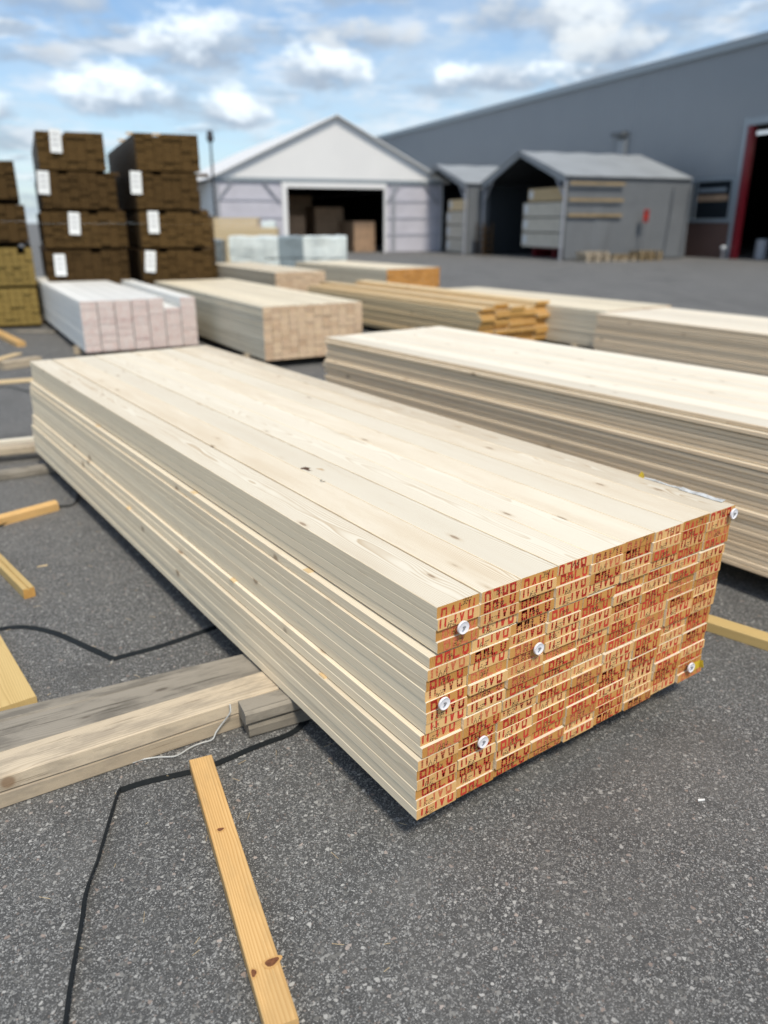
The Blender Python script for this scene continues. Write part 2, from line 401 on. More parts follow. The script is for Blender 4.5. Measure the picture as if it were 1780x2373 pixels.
# ------------------------------------------------------------------ warehouse hall
# local frame of the hall: x runs along its long wall away from the camera, y points out of the wall to the yard
WP = Vector((15.57, 42.03, 0))
hall = empty('warehouse_hall', WP, math.atan2(Hd.y, Hd.x), label='large blue-grey corrugated warehouse hall with red door jamb and open gateway', cat='warehouse')
# local: x = Hd, y = -Nd (towards yard) because rotation of Hd by +90deg = (-Hd.y, Hd.x) = (-.93,-.367)
HT = 9.33
cl = MB()
def ribbed(mb, x0, x1, z0, z1, y=0., pitch=.30, dep=.045, m=0):
    k = int(round((x1 - x0) / pitch)); p = (x1 - x0) / k
    pts = []
    for i in range(k):
        a = x0 + i * p
        pts += [(a, 0), (a + p * .42, 0), (a + p * .5, dep), (a + p * .92, dep)]
    pts.append((x1, 0))
    b = len(mb.v)
    for (px, dy_) in pts: mb.v += [(px, y + dy_, z0), (px, y + dy_, z1)]
    for i in range(len(pts) - 1):
        mb.f.append((b + 2*i, b + 2*i + 2, b + 2*i + 3, b + 2*i + 1)); mb.mi.append(m)
    return mb
ribbed(cl, .25, 62, 0, HT - .25)
cl.build('cladding', M['clad'], hall)
c2 = MB(); ribbed(c2, -2.98, .25, 3.72, HT - .25); ribbed(c2, -14, -2.98, 6.05, HT - .25); ribbed(c2, -14, -9.6, 0, 6.05); c2.build('cladding', M['clad'], hall)
cr = MB(); cr.box(-14, 62, -.1, .16, HT - .27, HT); cr.build('eaves_flashing', M['trim'], hall)
bk = MB(); bk.box(-14, 62, -30, -29.6, 0, HT - .3); bk.box(61.7, 62, -29.6, -.1, 0, HT - .3); bk.box(-14, -13.8, -29.6, -.1, 0, HT - .3); bk.build('rear_wall', M['black'], hall)  # walls painted black so the hall interior reads as shade
rf = MB(); rf.slab([(-14, .1, HT), (62, .1, HT), (62, -15, HT + .8), (-14, -15, HT + .8)], (0, 0, 1), .12)
rf.slab([(-14, -30, HT), (62, -30, HT), (62, -15, HT + .8), (-14, -15, HT + .8)], (0, 0, 1), .12); rf.build('roof', M['clad'], hall)
br = MB(); br.box(-2.95, .25, -.25, .02, 0, 1.62); br.build('brick_plinth', M['brick'], hall)
wf = MB()
wf.box(-2.75, .2, -.06, .07, 3.52, 3.70); wf.box(-2.75, .2, -.06, .07, 1.64, 1.82); wf.box(-2.75, -2.55, -.06, .07, 1.82, 3.52); wf.box(.02, .2, -.06, .07, 1.82, 3.52); wf.box(-.28, -.20, -.05, .05, 1.82, 3.52)
wo_ = wf.build('window_frame', M['trim'], hall)
pn = MB(); pn.box(-2.55, .02, -.03, -.01, 1.82, 3.52); pn.build('pane', M['glass'], wo_)
wr = MB(); wr.box(-2.2, -.4, .0, .015, 3.05, 3.2); wr.build('blind_strip', M['trim'], wo_)
wr = MB(); wr.box(-2.35, -.35, .0, .012, 2.62, 2.9); wr.build('blind_strip', M['dim'], wo_)
tr = MB(); tr.box(-3.10, -2.86, -.12, .14, 0, 6.1); tr.build('pale_corner_trim', M['trim'], hall)
jb = MB(); jb.box(-3.42, -3.12, -.12, .16, 0, 5.75); jb.build('door_jamb', M['redpaint'], hall, label='dark red steel door jamb')
ln = MB(); ln.box(-9.4, -3.12, -.14, .16, 5.77, 6.05); ln.build('door_lintel', M['trim'], hall)
fl = MB(); fl.box(-13.8, -3.0, -29, -.5, .004, .03); fl.build('inside_floor', M['conc'], hall)
vt = MB(); vt.box(5.55, 6.2, .05, .30, 4.4, 5.9); vt.build('vent_duct', M['clad'], hall)
fx = MB(); fx.box(5.5, 6.5, .05, .55, 6.12, 6.32); fx.build('wall_floodlight', M['flood'], hall)
for (lx, lz, ln_, yy) in ((-4.3, 4.95, 1.0, -1.2), (-4.05, 3.85, .45, -1.2), (-5.0, 4.1, .5, -1.0)):
    t = MB(); t.box(-ln_ / 2, ln_ / 2, -.09, .09, -.1, .1)
    o = t.build('strip_lamp', M['lit']); o.parent = None
    o.location = WP + Hd * lx + (-Nd) * yy + Vector((0, 0, lz)); o.rotation_euler = (0, 0, math.atan2(Hd.y, Hd.x))
    tag(o, {-4.3: 'long lit strip lamp high inside the dark hall gateway', -4.05: 'short lit strip lamp hanging beside the red door jamb', -5.0: 'lit strip lamp cut by the right picture edge inside hall'}[lx], 'lamp')
    rd = MB(); rd.bar((0, 0, .1), (0, 0, HT - lz), .012, n=6); rd.build('hanger_rod', M['steel'], o)
# goods dimly seen inside the gateway
def simple_box_thing(name, label, cat, loc, rz, dims, mats, group=None):
    """a loaded block: layered boards with gaps so it reads as stacked goods"""
    root = empty(name, loc, rz, label=label, cat=cat, group=group)
    L_, W_, H_, rows = dims
    mb = MB(); h_ = H_ / rows
    for i in range(rows):
        j = ru(-.02, .02)
        mb.box(j, L_ + j, 0, W_, i * h_ + .012, (i + 1) * h_)
    mb.build('board_layers', mats, root, kind='stuff')
    return root
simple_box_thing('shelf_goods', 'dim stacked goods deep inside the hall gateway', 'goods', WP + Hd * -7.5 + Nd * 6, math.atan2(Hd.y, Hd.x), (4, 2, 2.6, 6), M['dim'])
ball = MB(); ball.bar((0, 0, 0), (0, 0, .42), .05, 0, 10); ball.bar((0, 0, .42), (0, 0, .50), .11, 1, 12, .13); ball.bar((0, 0, .50), (0, 0, .60), .13, 1, 12, .06)
o = empty('bollard', WP + Hd * -2.9 - Nd * .35, label='small white-headed bollard beside the red door jamb', cat='bollard')
pb = MB(); pb.bar((0, 0, 0), (0, 0, .42), .05, n=10); pb.build('post', M['metal_grey'], o)
pb = MB(); pb.bar((0, 0, .42), (0, 0, .5), .10, 0, 12, .13); pb.bar((0, 0, .5), (0, 0, .6), .13, 0, 12, .06); pb.build('head', M['paper'], o)
dr = empty('barrel', WP + Hd * -4.0 + Nd * .9, label='pale drum standing just inside the hall gateway', cat='barrel')
pb = MB(); pb.bar((0, 0, 0), (0, 0, .85), .28, n=16); pb.build('drum', M['metal_grey'], dr)
pb = MB(); pb.bar((0, 0, .86), (0, 0, .9), .26, n=16); pb.build('lid', M['trim'], dr)

# ------------------------------------------------------------------ grey tunnel tents against the hall
def tunnel_tent(G, wdt, dep, eave, apex, label, battens):
    """frame: x = Hd across the gable, y = Nd into the depth (mirrored frame handled by points)"""
    root = empty('storage_tent', G, 0, label=label, cat='tent', group='grey storage tents against the hall')
    def P(s, t, z): return Hd * s + Nd * t + Vector((0, 0, z))
    mid = wdt * .52
    # roof planes with bays
    bays = 4
    rr = MB(); rl = MB()
    for k in range(bays):
        t0 = -.25 + (dep + .2) * k / bays; t1 = -.25 + (dep + .2) * (k + 1) / bays; sag = .05
        tm = (t0 + t1) / 2
        for (mb, s0) in ((rr, -.12), (rl, wdt + .12)):
            e0, a0 = P(s0, t0, eave), P(mid, t0, apex)
            em, am = P(s0, tm, eave - sag * .2), P(mid, tm, apex - sag)
            e1, a1 = P(s0, t1, eave), P(mid, t1, apex)
            mb.slab([e0, em, am, a0], (0, 0, 1), .04); mb.slab([em, e1, a1, am], (0, 0, 1), .04)
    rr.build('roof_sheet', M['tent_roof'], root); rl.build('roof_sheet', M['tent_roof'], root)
    # side walls, slightly billowing panels
    for s0, nm in ((0, 'side_wall'), (wdt, 'side_wall')):
        mb = MB(); k = 14
        for i in range(k):
            t0, t1 = dep * i / k, dep * (i + 1) / k
            f = lambda t: .09 * math.sin(t * 2.3) + .05 * math.sin(t * 5.1 + 1)
            sgn = -1 if s0 == 0 else 1
            mb.slab([P(s0, t0, .03), P(s0, t1, .03), P(s0 + sgn * abs(f(t1)) * .0, t1, eave), P(s0, t0, eave)], Hd * 1., .03)
            mb.slab([P(s0 + sgn * (.035 + abs(f(t0))), t0, .06), P(s0 + sgn * (.035 + abs(f(t1))), t1, .06), P(s0 + sgn * .04, t1, 2.4), P(s0 + sgn * .04, t0, 2.4)], Hd * .5, .01)
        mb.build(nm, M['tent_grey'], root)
    # gable frame: posts, rafters, valance
    fr = MB()
    for s0 in (0.06, wdt - .06): fr.bar(P(s0, -.1, 0), P(s0, -.1, eave), .07)
    fr.bar(P(0, -.1, eave), P(mid, -.1, apex - .02), .07); fr.bar(P(wdt, -.1, eave), P(mid, -.1, apex - .02), .07)
    fr.bar(P(.05, -.1, eave - .9), P(1.0, -.1, eave + .18), .05); fr.bar(P(wdt - .05, -.1, eave - .9), P(wdt - 1.0, -.1, eave + .18), .05)
    fr.build('gable_frame', M['metal_grey'], root)
    vl = MB()
    vl.slab([P(-.1, -.2, eave + .02), P(mid, -.2, apex + .03), P(mid, -.2, apex - .22), P(.12, -.2, eave - .25)], Nd, .03)
    vl.slab([P(wdt + .1, -.2, eave + .02), P(mid, -.2, apex + .03), P(mid, -.2, apex - .22), P(wdt - .12, -.2, eave - .25)], Nd, .03)
    vl.build('gable_valance', M['tent_roof'], root)
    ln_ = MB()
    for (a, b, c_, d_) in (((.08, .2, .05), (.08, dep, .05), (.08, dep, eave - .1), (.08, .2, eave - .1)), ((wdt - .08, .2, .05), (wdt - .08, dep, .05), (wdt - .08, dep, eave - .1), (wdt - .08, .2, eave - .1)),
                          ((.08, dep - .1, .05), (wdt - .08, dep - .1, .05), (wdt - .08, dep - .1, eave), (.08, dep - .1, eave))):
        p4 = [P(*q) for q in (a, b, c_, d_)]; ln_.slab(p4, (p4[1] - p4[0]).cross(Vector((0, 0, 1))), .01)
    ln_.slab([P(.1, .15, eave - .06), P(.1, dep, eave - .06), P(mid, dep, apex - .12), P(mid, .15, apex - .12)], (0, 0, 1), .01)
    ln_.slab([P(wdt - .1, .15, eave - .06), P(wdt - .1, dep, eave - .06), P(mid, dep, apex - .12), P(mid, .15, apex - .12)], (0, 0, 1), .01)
    ln_.build('inner_shade_sheets', M['tent_in'], root)  # dark sheets along walls, roof and back paint the tent's inner shade
    for z_ in battens:
        mb = MB(); mb.slab([P(-.14, .02, z_ - .06), P(-.14, 2.95, z_ - .06), P(-.14, 2.95, z_ + .06), P(-.14, .02, z_ + .06)], -Hd, .05)
        mb.build('batten', M['old_gold'], root)
    if battens:
        for (t_, z0_, z1_) in ((5.6, .05, 3.2), (6.6, .05, 3.3)):
            mb = MB(); mb.bar(P(-.16, t_, z0_), P(-.12, t_ + .25, z1_), .035, n=6); mb.build('guy_pole', M['tent_grey'], root)
    return root
G1 = Vector((8.18, 37.24, 0)); G2 = Vector((4.46, 44.3, 0))
tunnel_tent(G1, 7.6, 6.9, 3.56, 4.84, 'nearer grey fabric tent with three wooden battens on its side wall', (3.28, 2.6, 1.95))
tunnel_tent(G2, 6.9, 6.8, 3.56, 4.66, 'farther grey fabric tent between the white tent and the battened tent', ())
# packs inside the tents: pale wrapped ones, yellow boards on top
def tent_pack(G, s, t, z, h_, ln_, label, top, grp):
    loc = G + Hd * (s - .12) + Nd * (t - .35) + Vector((0, 0, z))
    r = empty('lumber_pack', loc, math.atan2(Hd.y, Hd.x), label=label, cat='lumber pack', group=grp)
    if top:
        mb = MB(); rows = 5
        for i in range(rows): mb.box(ru(-.02,.02), ln_, -1.3, 0, i * h_ / rows + .006, (i + 1) * h_ / rows)
        mb.build('board_layers', M['golden'], r, kind='stuff')
    else:
        rows = 4
        mb = MB()
        for i in range(rows): mb.box(ru(-.03,.01), ln_ + ru(-.01,.03), -1.3, 0, i * h_ / rows + .006, (i + 1) * h_ / rows)
        mb.build('board_layers', M['pale_pack'], r, kind='stuff')
    lb = MB(); lb.box(ln_ - .45, ln_ - .12, .012, .03, h_ * .25, h_ * .85); lb.build('paper_label', M['paper'], r)
M['pale_pack'] = flat('pale_grey_board_pack', (.66,.60,.50), .6, nscale=2, namt=.3)
for i in range(3):
    tent_pack(G1, .35, 1.0, .50 + i * .70, .64, 4.5, ['lowest pale grey pack in the nearer grey tent', 'middle pale grey pack in the nearer grey tent', 'pale grey pack directly under the yellow boards in nearer tent'][i], False, 'pale packs in the nearer grey tent')
tent_pack(G1, .35, 1.0, 2.60, .58, 4.1, 'yellow board pack topmost of the stack in nearer grey tent', True, None)
o = simple_box_thing('support_frame', 'dark red loading frame under the packs in nearer grey tent', 'frame', G1 + Hd * .35 + Nd * 1.0 , math.atan2(Hd.y, Hd.x), (4, .01, .01, 1), M['redpaint'])
for ch in list(o.children): bpy.data.objects.remove(ch)
for k in (.1, 1.9, 3.7):
    mb = MB(); mb.box(k, k + .18, -1.3, -.02, 0, .40); mb.build('leg', M['redpaint'], o)
mb = MB(); mb.box(0, 4, -.14, 0.0, .40, .49); mb.box(0, 4, -1.3, -1.16, .40, .49); mb.build('rail', M['redpaint'], o)
for i in range(3):
    tent_pack(G2, .45, 1.0, .05 + i * .74, .69, 3.5, ['lowest pale pack in the farther grey tent', 'middle pale pack in the farther grey tent', 'pale pack directly under yellow boards in farther grey tent'][i], False, 'pale packs in the farther grey tent')
tent_pack(G2, .45, 1.0, 2.27, .58, 3.3, 'yellow board pack topmost in the farther grey tent', True, None)

# sign on a post beside the near tent
sp_ = G1 + Nd * 4.05 - Hd * .45
sg = empty('post_sign', sp_, math.atan2(Nd.y, Nd.x), label='small red sign on a thin post in front of grey tent side', cat='sign')
mb = MB(); mb.bar((0, 0, 0), (0, 0, 2.2), .03); mb.build('post', M['tent_grey'], sg)
mb = MB(); mb.box(-.14, .14, -.06, -.03, 1.66, 2.20); mb.build('sign_board', M['sign_red'], sg)
mb = MB(); mb.box(-.07, .07, -.066, -.062, 2.02, 2.14); mb.box(-.09, .09, -.066, -.062, 1.72, 1.80); mb.build('pictogram', M['lampdark'], sg)

def pallet(loc, rz, label, mat, w_=1.2, h_=.14):
    r = empty('pallet', loc, rz, label=label, cat='pallet', group='pallets by the tents')
    for i in range(3):
        for j in range(3):
            mb = MB(); mb.box(i * (w_ - .12) / 2, i * (w_ - .12) / 2 + .12, j * .36, j * .36 + .1, .02, .11); mb.build('block', mat, r)
    for j in range(3):
        mb = MB(); mb.box(0, w_, j * .36, j * .36 + .1, 0, .02); mb.build('runner', mat, r)
    for i in range(6):
        mb = MB(); mb.box(i * (w_ - .14) / 5, i * (w_ - .14) / 5 + .12, 0, .82, .111, .135); mb.build('slat', mat, r)
    return r
for (i, (t_, z_, ml)) in enumerate(((.3, 0, 'oldwood'), (.35, .14, 'oldwood'), (.25, .28, 'oldwood'), (1.75, 0, 'oldwood'), (1.8, .14, 'old_gold'), (3.2, 0, 'old_gold'), (3.25, .14, 'old_gold'), (3.2, .28, 'old_gold'))):
    lb = ['bottom pallet of the pile at the tent corner', 'middle pallet of the pile at the tent corner', 'topmost greyish pallet of the pile at the tent corner', 'greyish lower pallet in the low middle pile', 'yellow upper pallet in the low middle pile',
          'bottom pallet of the pile beside the red sign', 'middle pallet of the pile beside the red sign', 'topmost pallet of the pile beside the red sign'][i]
    pallet(G1 + Nd * t_ - Hd * 1.45 + Vector((0, 0, z_)), math.atan2(Nd.y, Nd.x), lb, M[ml])
# small dark rack between the two tents
rk = empty('pallet_rack', G2 - Hd * 1.3 + Nd * .3, math.atan2(Hd.y, Hd.x), label='small dark crate standing between the two grey tents', cat='crate')
for k in range(5):
    mb = MB(); mb.box(0, .8, -.6, 0, k * .32, k * .32 + .05); mb.build('shelf', M['brown'], rk)
for (a, b_) in ((0, 0), (.74, 0), (0, -.56), (.74, -.56)):
    mb = MB(); mb.box(a, a + .06, b_ - .04, b_ + .001, 0, 1.62); mb.build('upright', M['brown'], rk)

# ------------------------------------------------------------------ white tent
TW = Vector((1.76, 48.2, 0))
wt = empty('white_tent', TW, 0, label='large white gabled storage tent with a wide open doorway', cat='tent')
def PW(s, t, z): return Nd * s + Hd * t + Vector((0, 0, z))
xL, xR, xM, EV, AP, DEP = -11.5, 1.75, -4.7, 3.86, 6.98, 26.
gb = MB(); gb.slab([PW(xL - .2, -.02, EV), PW(xR + .2, -.02, EV), PW(xM, -.02, AP)], Hd, .06); gb.build('gable_sheet', M['tent_white'], wt)
hem = MB(); hem.slab([PW(xL - .1, -.06, EV - .16), PW(xR, -.06, EV - .16), PW(xR, -.06, EV + .03), PW(xL - .1, -.06, EV + .03)], Hd, .03); hem.build('gable_hem', M['trim'], wt)
for (xa, xe) in ((xL - .35, xL), (xR + .35, xR)):
    mb = MB()
    for k in range(8):
        t0, t1 = -.3 + (DEP + .3) * k / 8, -.3 + (DEP + .3) * (k + 1) / 8
        mb.slab([PW(xa, t0, EV - .12), PW(xa, t1 - .05, EV - .12), PW(xM, t1 - .05, AP + .04), PW(xM, t0, AP + .04)], (0, 0, 1), .06)
    mb.build('roof_sheet', M['tent_white'], wt)
can = MB(); can.slab([PW(xL + .6, 2.2, EV + .02), PW(xL + .6, 12, EV + .02), PW(xL - 2.1, 12, EV - .25), PW(xL - 2.1, 2.2, EV - .25)], (0, 0, 1), .10); can.build('side_canopy', M['tent_white'], wt)
sw = MB(); ribbed_pts = 30
for k in range(ribbed_pts):
    t0 = DEP * k / ribbed_pts; t1 = DEP * (k + .8) / ribbed_pts
    sw.slab([PW(xL - .02, t0, .02), PW(xL - .02, t1, .02), PW(xL - .02, t1, EV - .15), PW(xL - .02, t0, EV - .15)], Nd, .05)
sw.build('side_wall', M['tent_white'], wt)
sw = MB(); sw.slab([PW(xR, 0, .02), PW(xR, DEP, .02), PW(xR, DEP, EV - .15), PW(xR, 0, EV - .15)], Nd, .05); sw.build('side_wall', M['tent_white'], wt)
DL, DR, DT = -7.75, -1.85, 3.42
for (a, b_) in ((xL + .03, DL), (DR, xR - .05)):
    mb = MB(); mb.slab([PW(a, .05, .03), PW(b_, .05, .03), PW(b_, .05, EV - .18), PW(a, .05, EV - .18)], Hd, .03)
    mb.build('front_sheet', M['tent_wall'], wt)
    for z_ in (.95, 1.85, 2.75):
        mb = MB(); mb.slab([PW(a, .0, z_), PW(b_, .0, z_), PW(b_, .0, z_ + .13), PW(a, .0, z_ + .13)], Hd, .045); mb.build('girt', M['girt'], wt)
    mb = MB(); mb.bar(PW(a + .1, -.02, 2.7), PW(a + .9, -.02, EV - .2), .06); mb.bar(PW(b_ - .25, -.02, 2.7), PW(b_ - 1.1, -.02, EV - .2), .06); mb.build('brace', M['metal_grey'], wt)
for a in (xL + .05, DR + .45):
    mb = MB(); mb.slab([PW(a, -.03, 0), PW(a + .2, -.03, 0), PW(a + .2, -.03, EV - .18), PW(a, -.03, EV - .18)], Hd, .07); mb.build('post', M['metal_grey'], wt)
dfm = MB()
for (a, b_, z0, z1) in ((DL - .12, DL + .16, 0, DT + .26), (DR - .06, DR + .06, 0, DT + .26), (DL + .16, DR - .06, DT, DT + .26)):
    dfm.slab([PW(a, -.1, z0), PW(b_, -.1, z0), PW(b_, -.1, z1), PW(a, -.1, z1)], Hd, .14)
dfm.build('door_frame', M['tent_white'], wt)
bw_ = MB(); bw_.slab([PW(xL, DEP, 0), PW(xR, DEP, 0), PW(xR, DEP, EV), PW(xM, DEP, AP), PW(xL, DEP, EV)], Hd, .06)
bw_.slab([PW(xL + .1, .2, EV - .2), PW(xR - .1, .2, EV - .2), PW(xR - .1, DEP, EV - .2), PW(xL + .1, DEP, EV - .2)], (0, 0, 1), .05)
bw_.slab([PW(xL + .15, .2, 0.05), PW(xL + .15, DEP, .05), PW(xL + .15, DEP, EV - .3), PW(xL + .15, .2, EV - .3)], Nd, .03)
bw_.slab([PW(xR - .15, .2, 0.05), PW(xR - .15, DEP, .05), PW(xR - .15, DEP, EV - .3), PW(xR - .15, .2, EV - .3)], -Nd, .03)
bw_.build('doorway_shade_sheets', M['black'], wt)  # black back, ceiling and side sheets: shade behind the doorway painted in
lbls = ['brown lumber stack at the left inside the white tent', 'tall lumber stack at the back of the white tent', 'reddish lumber stack in the middle of the white tent', 'lumber stack at the right inside the white tent doorway']
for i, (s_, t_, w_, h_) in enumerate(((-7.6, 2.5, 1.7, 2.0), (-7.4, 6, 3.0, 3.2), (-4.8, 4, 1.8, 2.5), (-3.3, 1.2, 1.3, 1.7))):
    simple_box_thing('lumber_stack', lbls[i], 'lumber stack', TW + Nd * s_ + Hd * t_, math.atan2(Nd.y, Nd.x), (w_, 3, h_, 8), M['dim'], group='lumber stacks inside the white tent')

# lamp post left of the white tent
lp = empty('lamp_post', Vector((-8.75, 43.0, 0)), label='thin dark lamp post at the left corner of the white tent', cat='lamp post')
mb = MB(); mb.bar((0, 0, 0), (0, 0, 5.45), .09, 0, 10, .05); mb.build('pole', M['lampdark'], lp)
mb = MB(); mb.bar((0, 0, 5.4), (0, 0, 5.55), .09, 0, 10, .19); mb.bar((0, 0, 5.55), (0, 0, 5.95), .19, 0, 10, .13); mb.build('lamp_head', M['lampdark'], lp)

# ------------------------------------------------------------------ lumber bundles
def board_mesh(name, L, bw, bt, mats, decals=(), ch=.0018, seed=0, far_end=1, edge=0):
    """one board: local x along its length from the cut end, y across, z up; chamfered long edges"""
    mb = MB()
    pr = [(ch, 0), (bw - ch, 0), (bw, ch), (bw, bt - ch), (bw - ch, bt), (ch, bt), (0, bt - ch), (0, ch)]
    b = 0
    for x in (0, L): mb.v += [(x, y, z) for y, z in pr]
    for i in range(8):
        j = (i + 1) % 8; mb.f.append((i, j, 8 + j, 8 + i)); mb.mi.append(edge if i in (1, 2, 3, 5, 6, 7) else 0)
    mb.f.append(tuple(range(8))[::-1]); mb.mi.append(1)
    mb.f.append(tuple(range(8, 16))); mb.mi.append(far_end)
    for (poly, m) in decals:
        mb.poly([(-.00025 - .0001 * m, y, z) for (y, z) in poly], m)
    me = bpy.data.meshes.new(name); me.from_pydata(mb.v, [], mb.f)
    for mt in mats: me.materials.append(mt)
    me.polygons.foreach_set('material_index', mb.mi)
    bm = bmesh.new(); bm.from_mesh(me)
    bmesh.ops.recalc_face_normals(bm, faces=[f for f in bm.faces if f.material_index <= 1]); bm.to_mesh(me); bm.free()
    return me

# the stamp: the word BALU in tall strokes plus a dotted two-figure number; each cut end shows only a slice of it
STROKES = [  # B
 [(0, 0), (0, 1), (.115, 1), (.125, .58), (.0, .53)], [(.0, .53), (.125, .50), (.145, .03), (0, 0)],
 # A
 [(.235, 0), (.245, .55), (.30, 1.0), (.345, .55), (.36, 0)], [(.235, .48), (.36, .52)],
 # L
 [(.475, 1.0), (.475, .02), (.62, .04)],
 # U
 [(.735, 1.0), (.735, .14), (.80, .0), (.86, .14), (.87, 1.0)]]
DIG = {'3': ["###", "..#", ".##", "..#", "###"], '9': ["###", "#.#", "###", "..#", "##."], '4': ["#.#", "#.#", "###", "..#", "..#"], '2': ["###", "..#", "###", "#..", "###"]}
def clip(poly, x0, x1, y0, y1):
    for (ax, lim, sg) in ((0, x0, 1), (0, x1, -1), (1, y0, 1), (1, y1, -1)):
        out = []
        for i in range(len(poly)):
            a, b = poly[i - 1], poly[i]
            ia, ib = sg * (a[ax] - lim) >= 0, sg * (b[ax] - lim) >= 0
            if ia != ib:
                t = (lim - a[ax]) / (b[ax] - a[ax]); out.append((a[0] + (b[0] - a[0]) * t, a[1] + (b[1] - a[1]) * t))
            if ib: out.append(b)
        poly = out
        if len(poly) < 3: return None
    return poly
def stamp(kind, bw, bt, rg):
    """kind: P lower slice of the word, R upper slice, p and r the same upside down. returns (poly, mat) in board y,z"""
    flip = kind in 'pr'; low = kind in 'Pp'
    hgt = bt * (rg.uniform(1.42, 1.52) if low else rg.uniform(1.74, 1.88))
    if low: x0, wd, z0 = bw * rg.uniform(.10, .20), bw * .86, bt * rg.uniform(.03, .12)
    else: x0, wd, z0 = bw * rg.uniform(.08, .18), bw * .86, bt * rg.uniform(.70, .78) - hgt
    slant = rg.uniform(-.05, .05)
    res = []
    def put(pt):
        return (x0 + pt[0] * wd + slant * (pt[1] - .5) * hgt, z0 + pt[1] * hgt)
    def emit(poly, m):
        poly = clip(poly, .0022, bw - .0022, .0012, bt - .0012)
        if not poly: return
        # screen order: seen from the front the board's y grows to the left, so mirror x
        poly = [((bw - a), b) for a, b in poly]
        if flip: poly = [(bw - a, bt - b) for a, b in poly]
        res.append((poly[::-1], m))
    tkb = bw * rg.uniform(.034, .047)
    for s_ in STROKES:
        pts = []
        for a, b in zip(s_[:-1], s_[1:]):
            A, B = put(a), put(b); k = max(1, int(math.hypot(B[0] - A[0], B[1] - A[1]) / .007))
            for i in range(k): pts.append((A[0] + (B[0] - A[0]) * i / k, A[1] + (B[1] - A[1]) * i / k))
        pts.append(put(s_[-1]))
        pts = [(a + rg.uniform(-.0005, .0005), b + rg.uniform(-.0005, .0005)) for a, b in pts]
        ws = [tkb * rg.uniform(.75, 1.25) for _ in pts]
        for i in range(len(pts) - 1):
            A, B = pts[i], pts[i + 1]; dx_, dy_ = B[0] - A[0], B[1] - A[1]; l = math.hypot(dx_, dy_) or 1e-6
            hor = abs(dy_) < abs(dx_)
            w0, w1 = (ws[i] * (1.5 if hor else 1)) / 2, (ws[i + 1] * (1.5 if hor else 1)) / 2
            nx, ny = -dy_ / l, dx_ / l; ex, ey = dx_ / l * tkb * .25, dy_ / l * tkb * .25
            emit([(A[0] + nx * w0 - ex, A[1] + ny * w0 - ey), (A[0] - nx * w0 - ex, A[1] - ny * w0 - ey), (B[0] - nx * w1 + ex, B[1] - ny * w1 + ey), (B[0] + nx * w1 + ex, B[1] + ny * w1 + ey)], 2)
    if low: cx_, cz_ = bw * rg.uniform(.30, .42), bt * rg.uniform(.08, .2)
    else: cx_, cz_ = bw * rg.uniform(.50, .62), bt * rg.uniform(.40, .5)
    for di, ch_ in enumerate(rg.choice((('3', '9'), ('3', '4'), ('2', '9')))):
        for r_, row in enumerate(DIG[ch_]):
            for c_, v_ in enumerate(row):
                if v_ == '#' and rg.random() < .88:
                    sx = cx_ + di * .0165 + c_ * .0048 + (4 - r_) * .0012 + rg.uniform(-.0008, .0008); sz = cz_ + (4 - r_) * .0036 + rg.uniform(-.0007, .0007)
                    q = .0013 * rg.uniform(.7, 1.4)
                    emit([(sx - q, sz - q), (sx + q, sz - q * .8), (sx + q, sz + q), (sx - q * .8, sz + q)], 3)
    return res

def bundle(name, label, P, z0, L, cols, rows, bw, bt, mats, v=V, group=None, gapy=.0012, gapz=.0006, endj=.012, sidej=.003, ch=.0018, zgaps={}, shift={}, skip=None, meshes=None, pick=None, topdrop=None, child='board', twist=.0006, ytop={}, name_top=True, fan=False):
    """P: ground point under the near left corner of the cut end; u = right of v"""
    root = empty(name, (P.x, P.y, 0), math.atan2(v.y, v.x), label=label, cat='lumber bundle', group=group)
    if meshes is None:
        eg = 2 if len(mats) > 2 else 0
        meshes = [board_mesh('board', L, bw, bt, mats, ch=ch, edge=eg), board_mesh('board', L * .997, bw - .001, bt - .0004, mats, ch=ch, edge=eg)]
    z = z0
    for r in range(rows):                       # r = 0 is the bottom row
        z += zgaps.get(r, 0)
        sy = shift.get(r, 0)
        for c in range(cols):
            if skip and skip(c, r): continue
            j = ru(-sidej, sidej) if c in (0, cols - 1) else ru(-.0006, .0006)
            y = -(c + 1) * (bw + gapy) - sy * (1 - .3 * c / (cols - 1) if fan else 1) + j
            if r == rows - 1: y -= ytop.get(c, 0)
            x = ru(-endj, endj) * (.35 if (r == rows - 1 and name_top) else 1)
            me = pick(c, r) if pick else meshes[random.randrange(len(meshes))]
            link(child, me, root, (x, y, z + ru(0, .0004)), (0, ru(-twist, twist) * .0, ru(-twist, twist)))
        z += bt + gapz
    return root, z
def bearers(P, L, W, h, desc, ks=(.12, .88), v=V, mat='oldwood', wd=.09, over=.05):
    u = Vector((v.y, -v.x, 0))
    for k in ks:
        c = P + v * (L * k)
        root = MB(); root.box(-over, W + over, -wd / 2, wd / 2, .001, h)
        o = root.build('bearer', M[mat]); o.location = c; o.rotation_euler = (0, 0, math.atan2(u.y, u.x))
        tag(o, ('front' if k < .5 else 'rear') + ' low timber bearer under the ' + desc, 'bearer', 'bearers under the ' + desc)

